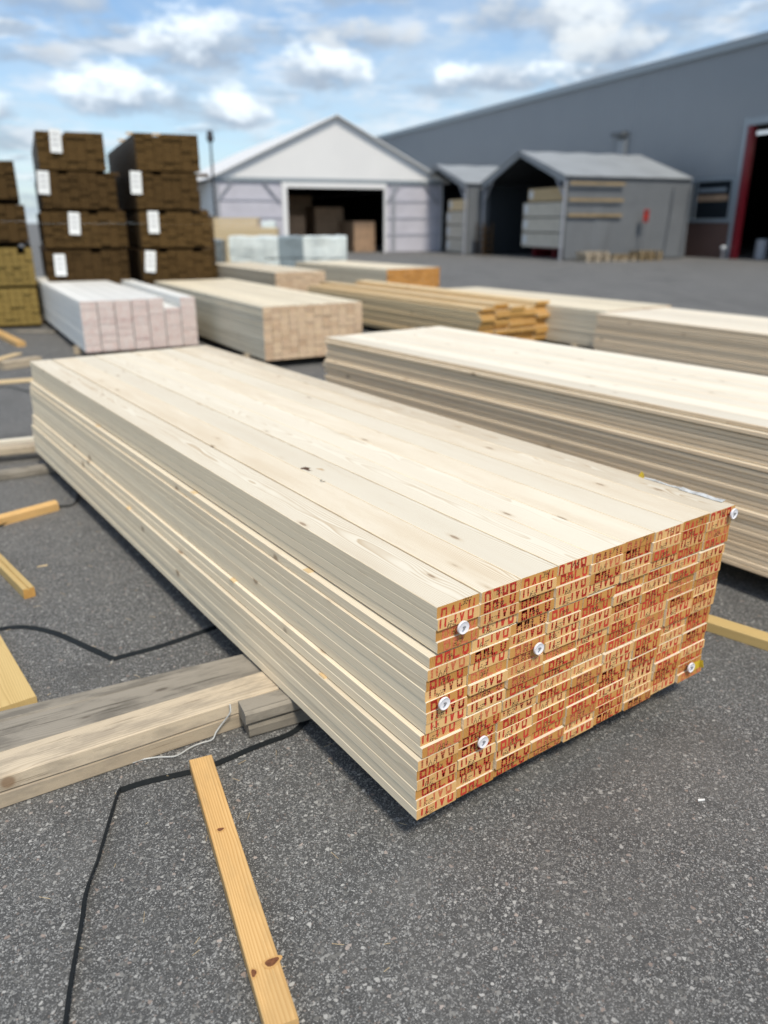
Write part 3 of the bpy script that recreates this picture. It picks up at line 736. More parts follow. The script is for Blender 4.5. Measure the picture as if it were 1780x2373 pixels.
# ---- the big stamped stack in front
A0 = Vector((.132, 1.718, 0))
BW, BT, LM = .1448, .03245, 4.47
rg = random.Random(5)
lib = {}
for kind, cnt in (('P', 16), ('r', 16), ('R', 4), ('p', 4)):
    em = M['end_dk'] if kind in 'PR' else M['end_lt']
    lib[kind] = [board_mesh('board', LM, BW - .0036, BT, [M['spruce'], em, M['red_ink'] if _ % 4 else M['red_faint'], M['black_ink'], M['edge_spruce']], stamp(kind, BW, BT, rg), ch=.0016, edge=4) for _ in range(cnt)]
top_kinds = 'RpRpRRpRp'
def pick_main(c, r):
    if r == 18: k = top_kinds[c]
    elif r == 17: k = 'rPrPrPrPr'[c]
    elif r == 16: k = 'PrPrPrPrP'[c] if c else 'P'
    else: k = 'P' if rg.random() < .5 else 'r'
    return lib[k][rg.randrange(len(lib[k]))]
shift = {}
for r in range(19):
    # the whole stack sways a little to the left towards the ground
    rr = 18 - r
    s_ = 0 if rr < 4 else (.020 if rr == 4 else .029) if rr < 11 else (.043 if rr < 13 else .057)
    shift[r] = -s_
P_main = A0
main, ztop = bundle('lumber_bundle', 'large front bundle of pale planed boards with red stamped ends', P_main, .115, LM, 9, 19, BW - .0020, BT, None,
    gapy=.0007, gapz=.0002, endj=.0055, sidej=.0012, ch=.0014, fan=True, twist=.0005, shift=shift, pick=pick_main, meshes=[1], zgaps={15: .006, 14: .001, 8: .003, 6: .003, 17: .001},
    ytop={1: .0035, 2: .004, 3: .0065, 4: .007, 5: .0085, 6: .009, 7: .0120, 8: .0135})
U0 = Vector((V.y, -V.x, 0))
def cap_at(y, z, nail=True):
    """white plastic washer nailed on the cut end; y across from the left edge, local x = 0 plane"""
    mb = MB()
    pts = [(-.016, .0, .0), (-.0185, .012, .0), (-.0205, .0175, .0), (-.0165, .0185, 0), (-.0145, .0185, 0)]
    n_ = 20
    b = len(mb.v)
    for (x, r_, _) in pts[1:]:
        for i in range(n_):
            t = 2 * math.pi * i / n_; mb.v.append((x, -y + r_ * math.cos(t), z + r_ * math.sin(t)))
    mb.v.append((-.0165, -y, z)); ce = len(mb.v) - 1
    for k in range(3):
        for i in range(n_):
            j = (i + 1) % n_; mb.f.append((k * n_ + i, k * n_ + j, (k + 1) * n_ + j, (k + 1) * n_ + i)); mb.mi.append(0)
    for i in range(n_): mb.f.append((ce, (i + 1) % n_, i)); mb.mi.append(0)
    mb.f.append(tuple(3 * n_ + i for i in range(n_))); mb.mi.append(0)
    o = mb.build('plastic_cap', M['cap'], main)
    nb = MB(); nb.bar((-.0235, -y - .002, z + .004), (-.0168, -y, z), .0022, n=6); nb.bar((-.0235, -y - .002, z + .005), (-.0225, -y + .004, z - .004), .0018, n=6); nb.build('nail', M['steel'], o)
    pb_ = MB(); pb_.bar((-.0165, -y, z), (.02, -y, z), .002, n=6); pb_.build('nail', M['steel'], o)
def end_hit(px, py):
    f, th = 1790., R(PITCH); x = (px - 890) / f; y = -(py - 1186.5) / f; c, s = math.cos(th), math.sin(th)
    r = Vector((x, c + y * s, -s + y * c)); O = Vector((0, 0, EYE)); t = (A0 - V * .014 - O).dot(V) / r.dot(V); X = O + r * t
    return (X - A0).dot(U0), X.z
for (px, py) in ((1072, 1453), (1247, 1502), (1028, 1629), (1118, 1718), (1699, 1190), (1600, 1546)):
    cap_at(*end_hit(px, py))
ty, tz = end_hit(1611, 1543)
mb = MB(); mb.slab([(-.012, -ty + .012, tz + .016), (-.02, -ty - .014, tz + .022), (-.016, -ty - .022, tz - .012), (-.012, -ty + .006, tz - .02)], (-1, 0, 0), .0006)
mb.slab([(-.016, -ty - .022, tz - .012), (-.02, -ty - .014, tz + .022), (-.03, -ty - .018, tz + .024), (-.032, -ty - .026, tz - .008)], (0, -1, 0), .0006)
mb.build('paper_tag', M['yellow'], main, label='torn yellow tag behind a white cap')
# little lath ends that stick out between the rows
for (d_, r_, s_) in ((.62, 15, .012), (1.55, 15, .012), (2.9, 15, .010), (1.15, 8, .010), (2.35, 6, .010), (.48, 6, .004)):
    zz_ = .112 + r_ * (BT + .0002) + (.003 if r_ > 6 else 0) + (.003 if r_ > 8 else 0)
    mb = MB(); mb.box(d_, d_ + .035, -.20 - shift[r_] , s_ - shift[r_] + .004, zz_ - .001, zz_ + .0055); mb.build('spacer_lath', M['golden'], main)
# a torn knot hole and a pen mark on the top face
def top_patch(pts, mat, nm, dz=.0005):
    q = []
    mx, my = sum(p[0] for p in pts) / len(pts), sum(p[1] for p in pts) / len(pts)
    pts = [(mx + (a - mx) * .8, my + (b - my) * .62) for a, b in pts]
    for (px, py) in pts:
        X = at(px, py, ztop + dz - .0002) - A0; q.append((X.dot(V), -X.dot(U0), ztop + dz - .0002))
    mb = MB(); mb.poly(q); return mb.build(nm, mat, main)
M['knot'] = flat('dark_torn_knot', (.10,.045,.02), .8, nscale=120, namt=.7, c2=(.03,.015,.01))
M['knot_halo'] = flat('resin_halo', (.50,.34,.18), .7, nscale=90, namt=.6, c2=(.62,.52,.38))
top_patch([(693,1083),(708,1079),(722,1083),(716,1089),(728,1093),(716,1094),(703,1088),(694,1087)], M['knot'], 'knot_hole')
top_patch([(728,1084),(745,1084),(757,1091),(748,1092),(738,1088)], M['knot_halo'], 'knot_hole')
for seg in (((742,1111),(741,1114),(745,1118),(747,1117)), ((745,1118),(754,1116),(755,1114),(747,1115.5)), ((741,1111),(748,1112),(748,1113.2),(742,1112.6))):
    top_patch(seg, M['black_ink'], 'pen_mark')

# a film strip with a yellow bit lying along the right top edge
fs = empty('film_strip', A0 + U0 * 1.292 + Vector((0, 0, ztop)), RZ, label='crumpled clear film strip with yellow end on front bundle edge', cat='film strip')
xs = [(at(a, b, ztop) - A0).dot(V) for a, b in [(1502,1106),(1530,1112),(1560,1122),(1590,1130),(1620,1136),(1645,1144),(1670,1152),(1690,1160)]]
mb = MB()
for i in range(len(xs) - 1):
    w_ = .003 if i < 3 else .011
    h1_, h2_ = .003 + .004 * (i % 2), .003 + .004 * ((i + 1) % 2)
    mb.slab([(xs[i], -w_, h1_), (xs[i + 1], -w_, h2_), (xs[i + 1], w_, h2_ * .4), (xs[i], w_, h1_ * .4)], (0, 0, 1), .0008)
mb.build('film', M['clear'], fs)
mb = MB(); mb.slab([(xs[0], 0, .0), (xs[0] + .03, -.005, .0), (xs[0] + .02, -.008, .022), (xs[0] + .004, -.002, .016)], (0, 1, 0), .001); mb.build('yellow_end', M['yellow'], fs)

# ---- supporting beams on the ground at the left (weathered)
def beam(name, label, p, q, wd, z0, z1, mat, cat='beam', rough=.003, group=None, endmat=None, bev=.006, groove=False):
    p, q = Vector((p[0], p[1], 0)), Vector((q[0], q[1], 0)); d_ = q - p; L_ = d_.length; ax = math.atan2(d_.y, d_.x)
    k = max(6, int(L_ / .12)); mb = MB()
    h = z1 - z0
    pr = [(-wd/2 + bev, 0), (wd/2 - bev, 0), (wd/2, bev), (wd/2, h - bev), (wd/2 - bev, h)]
    if groove: pr += [(wd * .12, h), (wd * .08, h - .008), (-wd * .02, h - .008), (-wd * .06, h)]
    else: pr += [(wd * .15, h - rough * .3), (-wd * .12, h)]
    pr += [(-wd/2 + bev, h), (-wd/2, h - bev), (-wd/2, bev)]
    m_ = len(pr); sd = ru(0, 50)
    for i in range(k + 1):
        x = L_ * i / k
        for j, (y, z) in enumerate(pr):
            dv = mnoise.noise_vector(Vector((x * 2.2 + sd, y * 14, z * 14 + sd))) * rough
            xx = x + (dv.x * 1.2 if i in (0, k) else 0)
            zc = min(max(z0 + z + dv.z * (0 if z < .001 else 1), z0), z1)
            mb.v.append((xx, y + dv.y, zc))
    for i in range(k):
        for j in range(m_):
            j2 = (j + 1) % m_; mb.f.append((i*m_+j, i*m_+j2, (i+1)*m_+j2, (i+1)*m_+j)); mb.mi.append(0)
    mb.f.append(tuple(range(m_))[::-1]); mb.f.append(tuple(k*m_+j for j in range(m_))); mb.mi += [1, 1]
    o = mb.build(name, [mat, endmat or mat]); o.location = p; o.rotation_euler = (0, 0, ax)
    return tag(o, label, cat, group)
def along(p, q, k0, k1):
    p, q = Vector((p[0], p[1])), Vector((q[0], q[1])); return p + (q - p) * k0, p + (q - p) * k1
ZB = .110
def edge(px0, py0, px1, py1, z): return at(px0, py0, z), at(px1, py1, z)
e1a, e1b = edge(0, 1500 , 590, 1362 + 132, ZB)
# grey pair behind, tan pair in front; edges surveyed on the beam tops
bk0, bk1 = edge(0, 1638, 588, 1497, ZB); mid0, mid1 = edge(0, 1665, 592, 1524, ZB); fr0, fr1 = edge(0, 1740, 628, 1557, ZB); ff0, ff1 = edge(0, 1804, 646, 1584, ZB)
def centre(a, b): return (a + b) / 2
def wid(a, b, c_, d_):
    ax = (b - a).normalized(); k = (c_ - a); return abs(k.x * ax.y - k.y * ax.x)
for (a, b, c_, d_, z0, z1, mt_, lb) in (
    (bk0, bk1, mid0, mid1, 0, ZB - .012, 'greywood', 'narrow weathered grey beam farthest from the pale orange batten'),
    (mid0, mid1, fr0, fr1, 0, ZB - .008, 'greywood', 'broad weathered grey beam with black streaks behind the tan beam'),
    (fr0, fr1, ff0, ff1, ZB / 2 + .001, ZB, 'oldwood', 'upper tan beam with a light knotty top in front of grey beams'),
    (fr0, fr1, ff0, ff1, 0, ZB / 2, 'oldwood', 'lower tan beam lying on asphalt beneath the light knotty one')):
    p_, q_ = centre(a, c_), centre(b, d_); dr_ = (q_ - p_).normalized()
    beam('timber_beam', lb, p_ - dr_ * .7, q_ + dr_ * 1.35, max(.05, wid(a, b, c_, d_) - .006), z0, z1, M[mt_], rough=.0035, group='old beams under the front bundle', bev=.009 if mt_ == 'greywood' else .005)
b0, b1 = at(560, 1660, .07), at(700, 1620, .07)
bd = (b1 - b0).normalized()
for (z0, z1, lb) in ((0, .052, 'short lower grey timber block poking out from under front bundle'), (.053, .109, 'short upper grey timber block with rounded end under front bundle')):
    beam('timber_block', lb, b0 - bd * (.0 if z0 else -.012), b0 + bd * .55, .092, z0, z1, M['greywood'], 'timber block', .004, 'short blocks under the front bundle', bev=.011)
# far support of the front bundle: three layers
for (a, b_, c_, d_, z0, z1, mt_, lb) in (
    ((0, 1022), (112, 1012), (0, 1050), (112, 1040), .056, .110, 'oldwood', 'brown upper beam with whitish top under the far end of front bundle'),
    ((0, 1022), (112, 1012), (0, 1050), (112, 1040), 0, .055, 'oldwood', 'lower beam of the rear pile under the far end of front bundle'),
    ((0, 1082), (130, 1062), (0, 1106), (140, 1088), 0, .050, 'greywood', 'low tan beam lying just in front of the rear support pile')):
    p_, q_ = centre(at(*a, z1), at(*c_, z1)), centre(at(*b_, z1), at(*d_, z1)); dr_ = (q_ - p_).normalized()
    beam('timber_beam', lb, p_ - dr_ * 1.0, q_ + dr_ * 2.0, .11, z0, z1, M[mt_], group='beams under the far end of front bundle', bev=.006)
p_ = (at(0, 1016, .115) + at(0, 1026, .115)) / 2; q_ = (at(105, 1006, .115) + at(105, 1016, .115)) / 2; dr_ = (q_ - p_).normalized()
beam('timber_beam', 'white strip of wood along the back of the rear support pile', p_ - dr_ * 1, q_ + dr_ * .4, .05, .0, .118, M['spruce_t'], group='beams under the far end of front bundle')
# loose pieces further left at the back
for (a, b_, z0, z1, wdd, mt_, lb) in (
    ((0, 838), (90, 826), 0, .095, .14, 'oldwood', 'long pale beam at the far left behind the front bundle'),
    ((-20, 884), (90, 876), .001, .03, .12, 'golden', 'yellowish splintered plank at far left near the front bundle'),
    ((-30, 755), (48, 792), .0, .07, .12, 'batten', 'orange-brown plank end at the left edge below olive packs'),
    ((-20, 835), (42, 818), .096, .115, .10, 'golden', 'thin yellow lath lying on the long pale beam at left')):
    p_, q_ = at(*a, z1), at(*b_, z1); beam('plank', lb, p_, q_, wdd, z0, z1, M[mt_], 'plank', group='loose planks at the far left')
beam('plank', 'low dark plank on asphalt behind the white primed bundle', at(40, 770, 0), at(130, 772, 0), .12, 0, .03, M['greywood'], 'plank')

# ---- loose battens
def batten2(label, tl, tr, el, er, z, mat, name='batten', **kw):
    a, b_ = (at(*tl, z) + at(*tr, z)) / 2, (at(*el, z) + at(*er, z)) / 2
    wdd = (at(*tl, z) - at(*tr, z)).length
    return beam(name, label, b_, a, wdd, 0, z, mat, 'batten', **kw)
batten2('long orange pine batten with brown knots in the foreground', (438, 1759), (491, 1751), (613, 2373), (697, 2373), .045, M['batten'], rough=.0012, bev=.0025)
bt_ = [o for o in COL.objects if o.get('label', '').startswith('long orange pine')][0]
M['knot_b'] = flat('brown_knot', (.20,.075,.03), .7, nscale=160, namt=.7, c2=(.09,.03,.012))
M['knot_r'] = flat('knot_ring', (.60,.35,.135), .7, nscale=120, namt=.5, c2=(.48,.25,.085))
def batten_knot(px, py, a, b_, ang):
    X = at(px, py, .0462) - bt_.location
    for (k, mt_, dz) in ((1.45, 'knot_r', 0), (1.0, 'knot_b', .0004)):
        mb = MB(); pts = []
        for i in range(18):
            t = 2 * math.pi * i / 18; r_ = 1 + .12 * math.sin(3 * t + 1)
            x, y = a * k * r_ * math.cos(t), b_ * k * r_ * math.sin(t)
            pts.append((X.x + x * math.cos(ang) - y * math.sin(ang), X.y + x * math.sin(ang) + y * math.cos(ang), .0461 + dz))
        mb.poly(pts); o = mb.build('knot', M[mt_]); o.parent = bt_; o.rotation_euler = (0, 0, -bt_.rotation_euler.z)
        o.location = (0, 0, 0)
batten_knot(630, 2229, .017, .0095, .55)
batten_knot(511, 1922, .009, .006, .4)
batten_knot(588, 2255, .006, .010, .2)
a_, b_ = at(1670, 1441, .045), at(1800, 1482, .045); dd_ = (b_ - a_).normalized()
beam('batten', 'pale batten lying beside the right end of front bundle', a_ - dd_ * .9, b_ + dd_ * .6, .075, 0, .045, M['batten_y'], 'batten', .001, bev=.002)
a_, b_ = at(66, 1363, .05), at(-12, 1285, .05); dd_ = (b_ - a_).normalized()
beam('batten', 'square yellow batten with a groove along its top at left', a_, b_ + dd_ * .8, .052, 0, .05, M['batten_y'], 'batten', .0012, bev=.002, groove=True, endmat=M['end_gold'])
a_, b_ = at(42, 1627, .035), at(-60, 1440, .035); dd_ = (b_ - a_).normalized()
beam('plank', 'broad yellow plank at the left edge behind the grey beams', a_, b_ + dd_ * .5, .125, 0, .035, M['batten_y'], 'plank', .001, bev=.002)
p0, p1 = at(128, 1158, .06), at(-30, 1200, .06); dd_ = (p1 - p0).normalized()
nn_ = Vector((-dd_.y, dd_.x, 0))
wg = MB(); L_ = (p1 - p0).length + .5
wg.v = [(0, -.03, 0), (0, .035, 0), (.0, .035, .045), (0, .0, .06), (L_, -.03, 0), (L_, .035, 0), (L_, .035, .045), (L_, 0, .06)]
wg.v = [(x + (.06 if (y < 0 and x == 0) else 0), y, z) for x, y, z in wg.v]
for q in ((0,1,5,4),(1,2,6,5),(2,3,7,6),(3,0,4,7),(0,3,2,1),(4,5,6,7)): wg.f.append(q); wg.mi.append(0)
o = wg.build('batten', M['batten']); o.location = (p0.x, p0.y, 0); o.rotation_euler = (0, 0, math.atan2(dd_.y, dd_.x))
tag(o, 'wedge-shaped orange batten beside the far end of front bundle', 'batten')

# ---- straps and wire
def smooth(pts, k=8):
    out = []
    for i in range(len(pts) - 1):
        p0_, p1_, p2_, p3_ = pts[max(0, i - 1)], pts[i], pts[i + 1], pts[min(len(pts) - 1, i + 2)]
        for j in range(k):
            t = j / k
            out.append(.5 * ((2 * p1_) + (-p0_ + p2_) * t + (2 * p0_ - 5 * p1_ + 4 * p2_ - p3_) * t * t + (-p0_ + 3 * p1_ - 3 * p2_ + p3_) * t * t * t))
    out.append(pts[-1]); return out
def strap(label, segs, name='strap', cat='strap', mat='strap'):
    """segs: list of (points, lean) ; a ribbon 16 mm wide; lean 0 = lying flat, 1 = standing on edge"""
    mb = MB(); first = None
    for pts, lean, wdd in segs:
        P_ = smooth([Vector(p) for p in pts]); b = len(mb.v)
        for i, p in enumerate(P_):
            d_ = (P_[min(i + 1, len(P_) - 1)] - P_[max(i - 1, 0)]).normalized()
            side = Vector((-d_.y, d_.x, 0)).normalized()
            l_ = lean if not isinstance(lean, tuple) else lean[0] + (lean[1] - lean[0]) * i / (len(P_) - 1)
            a_ = l_ * math.pi / 2 * .96
            off_ = side * math.cos(a_) * wdd / 2 + Vector((0, 0, math.sin(a_) * wdd / 2))
            nrm = d_.cross(off_).normalized() * .0006
            zz0 = Vector((0, 0, abs(off_.z) + .0015))
            for s_ in (-1, 1):
                for t_ in (-1, 1): mb.v.append(tuple(p + zz0 + off_ * s_ + nrm * t_))
        for i in range(len(P_) - 1):
            q = b + 4 * i
            for (a, c_) in ((0, 1), (1, 3), (3, 2), (2, 0)): mb.f.append((q + a, q + c_, q + 4 + c_, q + 4 + a)); mb.mi.append(0)
    o = mb.build(name, M[mat]); return tag(o, label, cat)
G = lambda px, py, z=0: tuple(at(px, py, z))
strap('black packing strap curving and kinked between the batten and grey beams at left', [([G(-60,1468), G(0, 1459), G(60, 1455), G(128, 1469), G(197, 1499), G(262, 1529)], .10, .026), ([G(262,1529), G(310,1516), G(366, 1501), G(440, 1476), G(513, 1450), G(620, 1412)], .10, .026)])
strap('long black packing strap running under the orange batten and bent downwards', [([G(900,1600), G(790,1640), G(724, 1660), G(678, 1699), G(595, 1731), G(499, 1772), G(440, 1790), G(348, 1811), G(306, 1823), G(277, 1833)], (.12, .0), .027),
    ([G(277,1833), G(257,1897), G(229,1993), G(201,2071), G(190,2145), G(169,2259), G(153,2373), G(140, 2460)], .62, .022)])
strap('thin black strap looping from front bundle to the wedge-shaped batten', [([G(215,1080), G(188,1122), G(181,1147), G(169,1171), G(133,1178), G(60,1200), G(0, 1222), G(-60, 1250)], (.2, .8), .016)])
strap('dark strap end lying near the splintered plank at far left', [([G(-30,900), G(20, 898), G(50,905), G(85,912), G(130, 915)], .3, .016)])
wp = [(533,1632),(534,1650),(522,1668),(511,1682),(500,1698),(492,1714),(466,1722),(440,1733),(420,1746),(403,1753),(380,1754),(362,1755),(335,1759),(320,1763),(309,1767),(292,1769),(270,1771),(220,1775)]
zs = [.112,.096,.066,.045,.028,.012] + [.006] * 20
WP_ = smooth([at(a, b, zs[i]) for i, (a, b) in enumerate(wp)], 3)
mb = MB()
for i in range(len(WP_) - 1): mb.bar(WP_[i], WP_[i + 1], .0026, n=6)
tag(mb.build('wire', M['wire']), 'thin grey bent wire lying in front of the tan beam', 'wire')
ch_ = MB(); ch_.slab([(0, 0, 0), (.022, .004, 0), (.023, .009, 0), (.001, .007, 0)], (0, 0, 1), .003)
o = ch_.build('wood_chip', M['paper']); o.location = at(1618, 1858, 0) + Vector((0, 0, .001)); tag(o, 'small white wood chip on the asphalt right of bundle', 'wood chip')
ch_ = MB(); ch_.slab([(0, 0, 0), (.045, .02, 0), (.04, .03, 0), (.004, .008, 0)], (0, 0, 1), .003)
o = ch_.build('wood_chip', M['golden']); o.location = at(86, 1315, 0) + Vector((0, 0, .001)); tag(o, 'yellow wood splinter on asphalt beside the grooved batten', 'wood chip')

# ---- the other bundles
v1 = Vector((-.6016, .7988, 0)); u1 = Vector((v1.y, -v1.x, 0))
# second bundle to the right: far left corner known, its near end is out of the frame
FL = Vector((-.47, 6.16, 0)); L1 = 4.9
P1 = FL - v1 * L1
bundle('lumber_bundle', 'long bundle of pale boards running off the right edge behind front bundle', P1, .125, L1, 8, 28, .145, .0218, [M['spruce_t'], M['end_tan'], M['edge_brown']], v=v1, endj=.02, sidej=.003, ch=.0026, gapz=.0022, gapy=.002,
       zgaps={26: .006, 20: .004}, shift={27: .003, 26: -.008, 25: .004, 24: .005, 21: .003, 20: -.010, 19: -.005, 11: -.003}, twist=.0008)
bearers(P1, L1, 1.17, .124, 'long bundle at the right edge', v=v1)
# white primed bundle
PWH = Vector((-3.79, 9.88, 0))
vW = (Vector((-6.44, 14.6, 0)) - Vector((-3.78, 9.81, 0))).normalized()
bundle('lumber_bundle', 'white primed boards with pinkish ends, one raised strip at right', PWH, .10, 5.2, 7, 20, .199, .0305, [M['primed'], M['end_pink']], v=vW, endj=.004, sidej=.002, ch=.006, gapz=.0008, gapy=.010,
       skip=lambda c, r: (c == 5 and r >= 16), twist=.0004)
bearers(PWH, 5.2, 1.45, .099, 'white primed bundle', v=vW)
# natural bundle in the middle
PN = Vector((-1.418, 9.26, 0)); vN = Vector((-.50, .866, 0)).normalized()
bundle('lumber_bundle', 'bundle of pale square joists with tan ends in the middle distance', PN, .10, 4.9, 12, 9, .107, .0685, [M['spruce_c'], M['end_tan']], v=vN, endj=.006, sidej=.002, ch=.008, gapz=.001, gapy=.003)
bearers(PN, 4.9, 1.3, .099, 'middle joist bundle', v=vN)
# two far bundles
PB1 = Vector((-2.50, 18.55, 0)); vB1 = Vector((-.50, .866, 0)).normalized()
bundle('lumber_bundle', 'far bundle of pale boards with tan ends before the wrapped packs', PB1, .06, 5.0, 9, 9, .140, .056, [M['spruce_b'], M['end_tan']], v=vB1, ch=.004)
bearers(PB1, 5.0, 1.25, .059, 'far tan-ended bundle', v=vB1)
PB2 = Vector((.07, 20.0, 0)); vB2 = Vector((-.58, .815, 0)).normalized()
bundle('lumber_bundle', 'far bundle with bright orange ends right of the wrapped packs', PB2, .06, 4.6, 12, 9, .140, .055, [M['spruce_c'], M['end_orange']], v=vB2, ch=.004)
bearers(PB2, 4.6, 1.6, .059, 'far orange-ended bundle', v=vB2)
# ragged golden bundle
PK = Vector((1.25, 10.36, 0)); vK = Vector((-.545, .838, 0)).normalized()
bundle('lumber_bundle', 'ragged golden pine bundle with uneven ends and top', PK, .09, 4.8, 5, 13, .245, .0385, [M['golden'], M['end_gold']], v=vK, endj=.06, sidej=.012, ch=.004, gapz=.004, gapy=.004,
       skip=lambda c, r: (r == 12 and c in (0, 2, 3)) or (r == 11 and c == 3), twist=.003)
bearers(PK, 4.8, 1.25, .089, 'ragged golden bundle', v=vK)
# long pale bundle behind it, and the one at the right edge
vJ = V; LJ = 4.0
PJ = U * 8.22 + V * 6.66
bundle('lumber_bundle', 'long pale bundle half hidden behind ragged golden bundle', PJ, .10, LJ, 9, 14, .148, .0335, [M['spruce_c'], M['end_tan']], v=vJ, ch=.003, endj=.02, gapz=.0007)
bearers(PJ, LJ, 1.25, .099, 'long pale bundle behind golden one', v=vJ)
FM = Vector((2.68, 10.02, 0)); vM = Vector((-.545, .838, 0)).normalized(); LMM = 4.6
PM = FM - vM * LMM
bundle('lumber_bundle', 'pale bundle of thin boards cut off by the right picture edge', PM, .09, LMM, 9, 18, .150, .0242, [M['spruce_t'], M['end_tan'], M['edge_brown']], v=vM, endj=.02, sidej=.003, ch=.004, gapz=.0028, gapy=.002)
bearers(PM, LMM, 1.17, .089, 'pale bundle cut by right edge', v=vM)
beam('timber_beam', 'olive-brown beam on asphalt between golden and right edge bundles', at(1255, 800, .06), at(1370, 776, .06), .14, 0, .06, M['olive'], 'beam')
beam('plank', 'short pale plank end beside the right edge bundle', at(1330, 786, .07), at(1375, 790, .07), .06, 0, .07, M['golden'], 'plank')

# ---- tall stacks of dark treated packs
def pack_mesh(cols, rows, bw, bt, L, side, end, seed):
    rr = random.Random(seed); mb = MB()
    for r in range(rows):
        for c in range(cols):
            if r == rows - 1 and rr.random() < .12: continue
            x0 = rr.uniform(-.02, .02); a = -(c + 1) * bw + .003; z = r * bt
            b = len(mb.v); y0, y1, z0, z1 = a, a + bw - .005, z + .001, z + bt - .003
            mb.v += [(x, y, zz_) for x in (x0, x0 + L) for y in (y0, y1) for zz_ in (z0, z1)]
            for i, q in enumerate(((0,1,3,2),(4,6,7,5),(0,4,5,1),(2,3,7,6),(0,2,6,4),(1,5,7,3))):
                mb.f.append(tuple(b + k for k in q)); mb.mi.append(1 if i < 2 else 0)
    return mb.mesh('board_block', [side, end])
pm = {c_: pack_mesh(c_, 13, .145, .0425, 4.6, M['brown'], M['end_brown'], c_) for c_ in (7, 8, 9)}
po = [pack_mesh(12, 6, .108, .098, 4.6, M['olive'], M['end_olive'], s_) for s_ in (4, 5)]
ords = ['lowest', 'second lowest', 'middle', 'second highest', 'topmost']
def label_sheet(root, y, z, hh=.34, ww=.17, tilt=0, side=False):
    mb = MB(); mb.box(-.004, 0, -ww / 2, ww / 2, -hh, 0)
    o = mb.build('paper_label', M['paper'], root); o.location = (-.045, -y, z) if not side else (ru(.2, .6), .02, z); o.rotation_euler = (tilt, 0, 0 if not side else R(-90))
    for k in range(3):
        q = MB(); q.box(-.0062, -.0046, -ww * .3, ww * .3, -hh * (.25 + .22 * k), -hh * (.20 + .22 * k))
        q.build('print_line', M['print'], o)
VD = Vector((-.40, .917, 0)).normalized(); UD = Vector((VD.y, -VD.x, 0)); RD = math.atan2(VD.y, VD.x)
def dark_stack(P, names, where, levels, labels, kinds, shifts):
    for i, z in enumerate(levels):
        r = empty('treated_pack', (P.x + UD.x * shifts[i], P.y + UD.y * shifts[i], z), RD, label=names[i] + ' ' + where, cat='lumber pack', group='dark treated packs in tall stacks')
        me = po[i % 2] if kinds[i] == 'o' else pm[int(kinds[i])]
        link('board_block', me, r, kind='stuff')
        if labels[i]: 
            for (y_, z_, t_) in labels[i]: label_sheet(r, y_, z_, tilt=t_)
        for k in (.5, 3.9):
            mb = MB(); mb.box(k, k + .09, -1.25, -.05, -.055, -.002 + .0); mb.build('bearer', M['brown'], r)
lv = [.06, .66, 1.26, 1.86, 2.44]
dark_stack(Vector((-5.55, 13.30, 0)), ords, 'brown treated pack of the middle tall stack at left', lv,
   [[(.9, .5, 0)], [(.22, .50, .03)], [(.50, .54, .07)], [(.07, .55, .07)], [(.30, .58, .05)]], '99987', [0, .0, .03, .08, .11])
dark_stack(Vector((-4.06, 13.6, 0)), ords, 'brown treated pack of the right tall stack beside the white tent', lv,
   [[(.15, .42, 0)], [(.15, .54, .1)], [(.22, .56, .02)], [(.02, .56, .04)], []], '88877', [.0, .0, .03, .02, .08])
dark_stack(Vector((-6.93, 12.72, 0)), ['lowest olive', 'second lowest olive', 'second highest brown', 'topmost brown'], 'treated pack of the leftmost tall stack', [.05, .68, 1.36, 2.0],
   [[], [], [], []], 'oo99', [0, .02, .0, -.06])
for ch in [o for o in COL.objects if o.name.startswith('treated_pack')][-1:]: pass
# a further stack seen behind the right one
dark_stack(Vector((-5.60, 21.5, 0)), ['lowest', 'second lowest', 'second highest', 'topmost'], 'brown treated pack of the low stack behind the right tall stack', [.06, .66, 1.26, 1.86], [[], [], [], []], '8888', [0, 0, 0, -.3])
# orange lath ends on the topmost pack of the right stack
for (x_, y_, lb) in ((.35, -.02, 'orange lath lying across the topmost pack of right tall stack'), (1.6, -.02, 'second orange lath farther back on the right tall stack')):
    mb = MB(); mb.box(0, .06, -.75, .06, 0, .03); o = mb.build('lath', M['batten']); P_ = Vector((-4.06, 13.6, 0)) + VD * x_ + UD * .07
    o.location = (P_.x, P_.y, 2.44 + 13 * .0425 + .001); o.rotation_euler = (0, 0, RD); tag(o, lb, 'lath')

# ---- foil wrapped packs further back and the yellow boards behind them
def wrapped(name, label, P, rz, L_, W_, H_, mats, sag=.05, seed=0):
    root = empty(name, P, rz, label=label, cat='wrapped pack')
    for (x0, x1, mt_, nm) in mats:
        mb = MB(); k = 10; m_ = 6
        ring = []
        for i in range(k + 1):
            x = x0 + (x1 - x0) * i / k
            pts = [(-0, 0)] 
            prof = [(0, 0), (0, H_ * .5), (0.0, H_ - .03), (.04, H_), (W_ / 2, H_ + .01), (W_ - .04, H_), (W_, H_ - .03), (W_, 0)]
            for j, (y, z) in enumerate(prof):
                dn = mnoise.noise_vector(Vector((x * 3 + seed, y * 3, z * 4))) * sag
                mb.v.append((x, y + dn.y, max(0, z + dn.z * (z > 0))))
        m_ = 8
        for i in range(k):
            for j in range(m_ - 1): mb.f.append((i*m_+j, i*m_+j+1, (i+1)*m_+j+1, (i+1)*m_+j)); mb.mi.append(0)
            mb.f.append((i*m_+7, i*m_, (i+1)*m_, (i+1)*m_+7)); mb.mi.append(0)
        mb.f.append(tuple(range(8))); mb.f.append(tuple(k*8+j for j in range(8))[::-1]); mb.mi += [0, 0]
        mb.build(nm, M[mt_], root)
    return root
wl = Vector((-4.75, 25.0, 0))
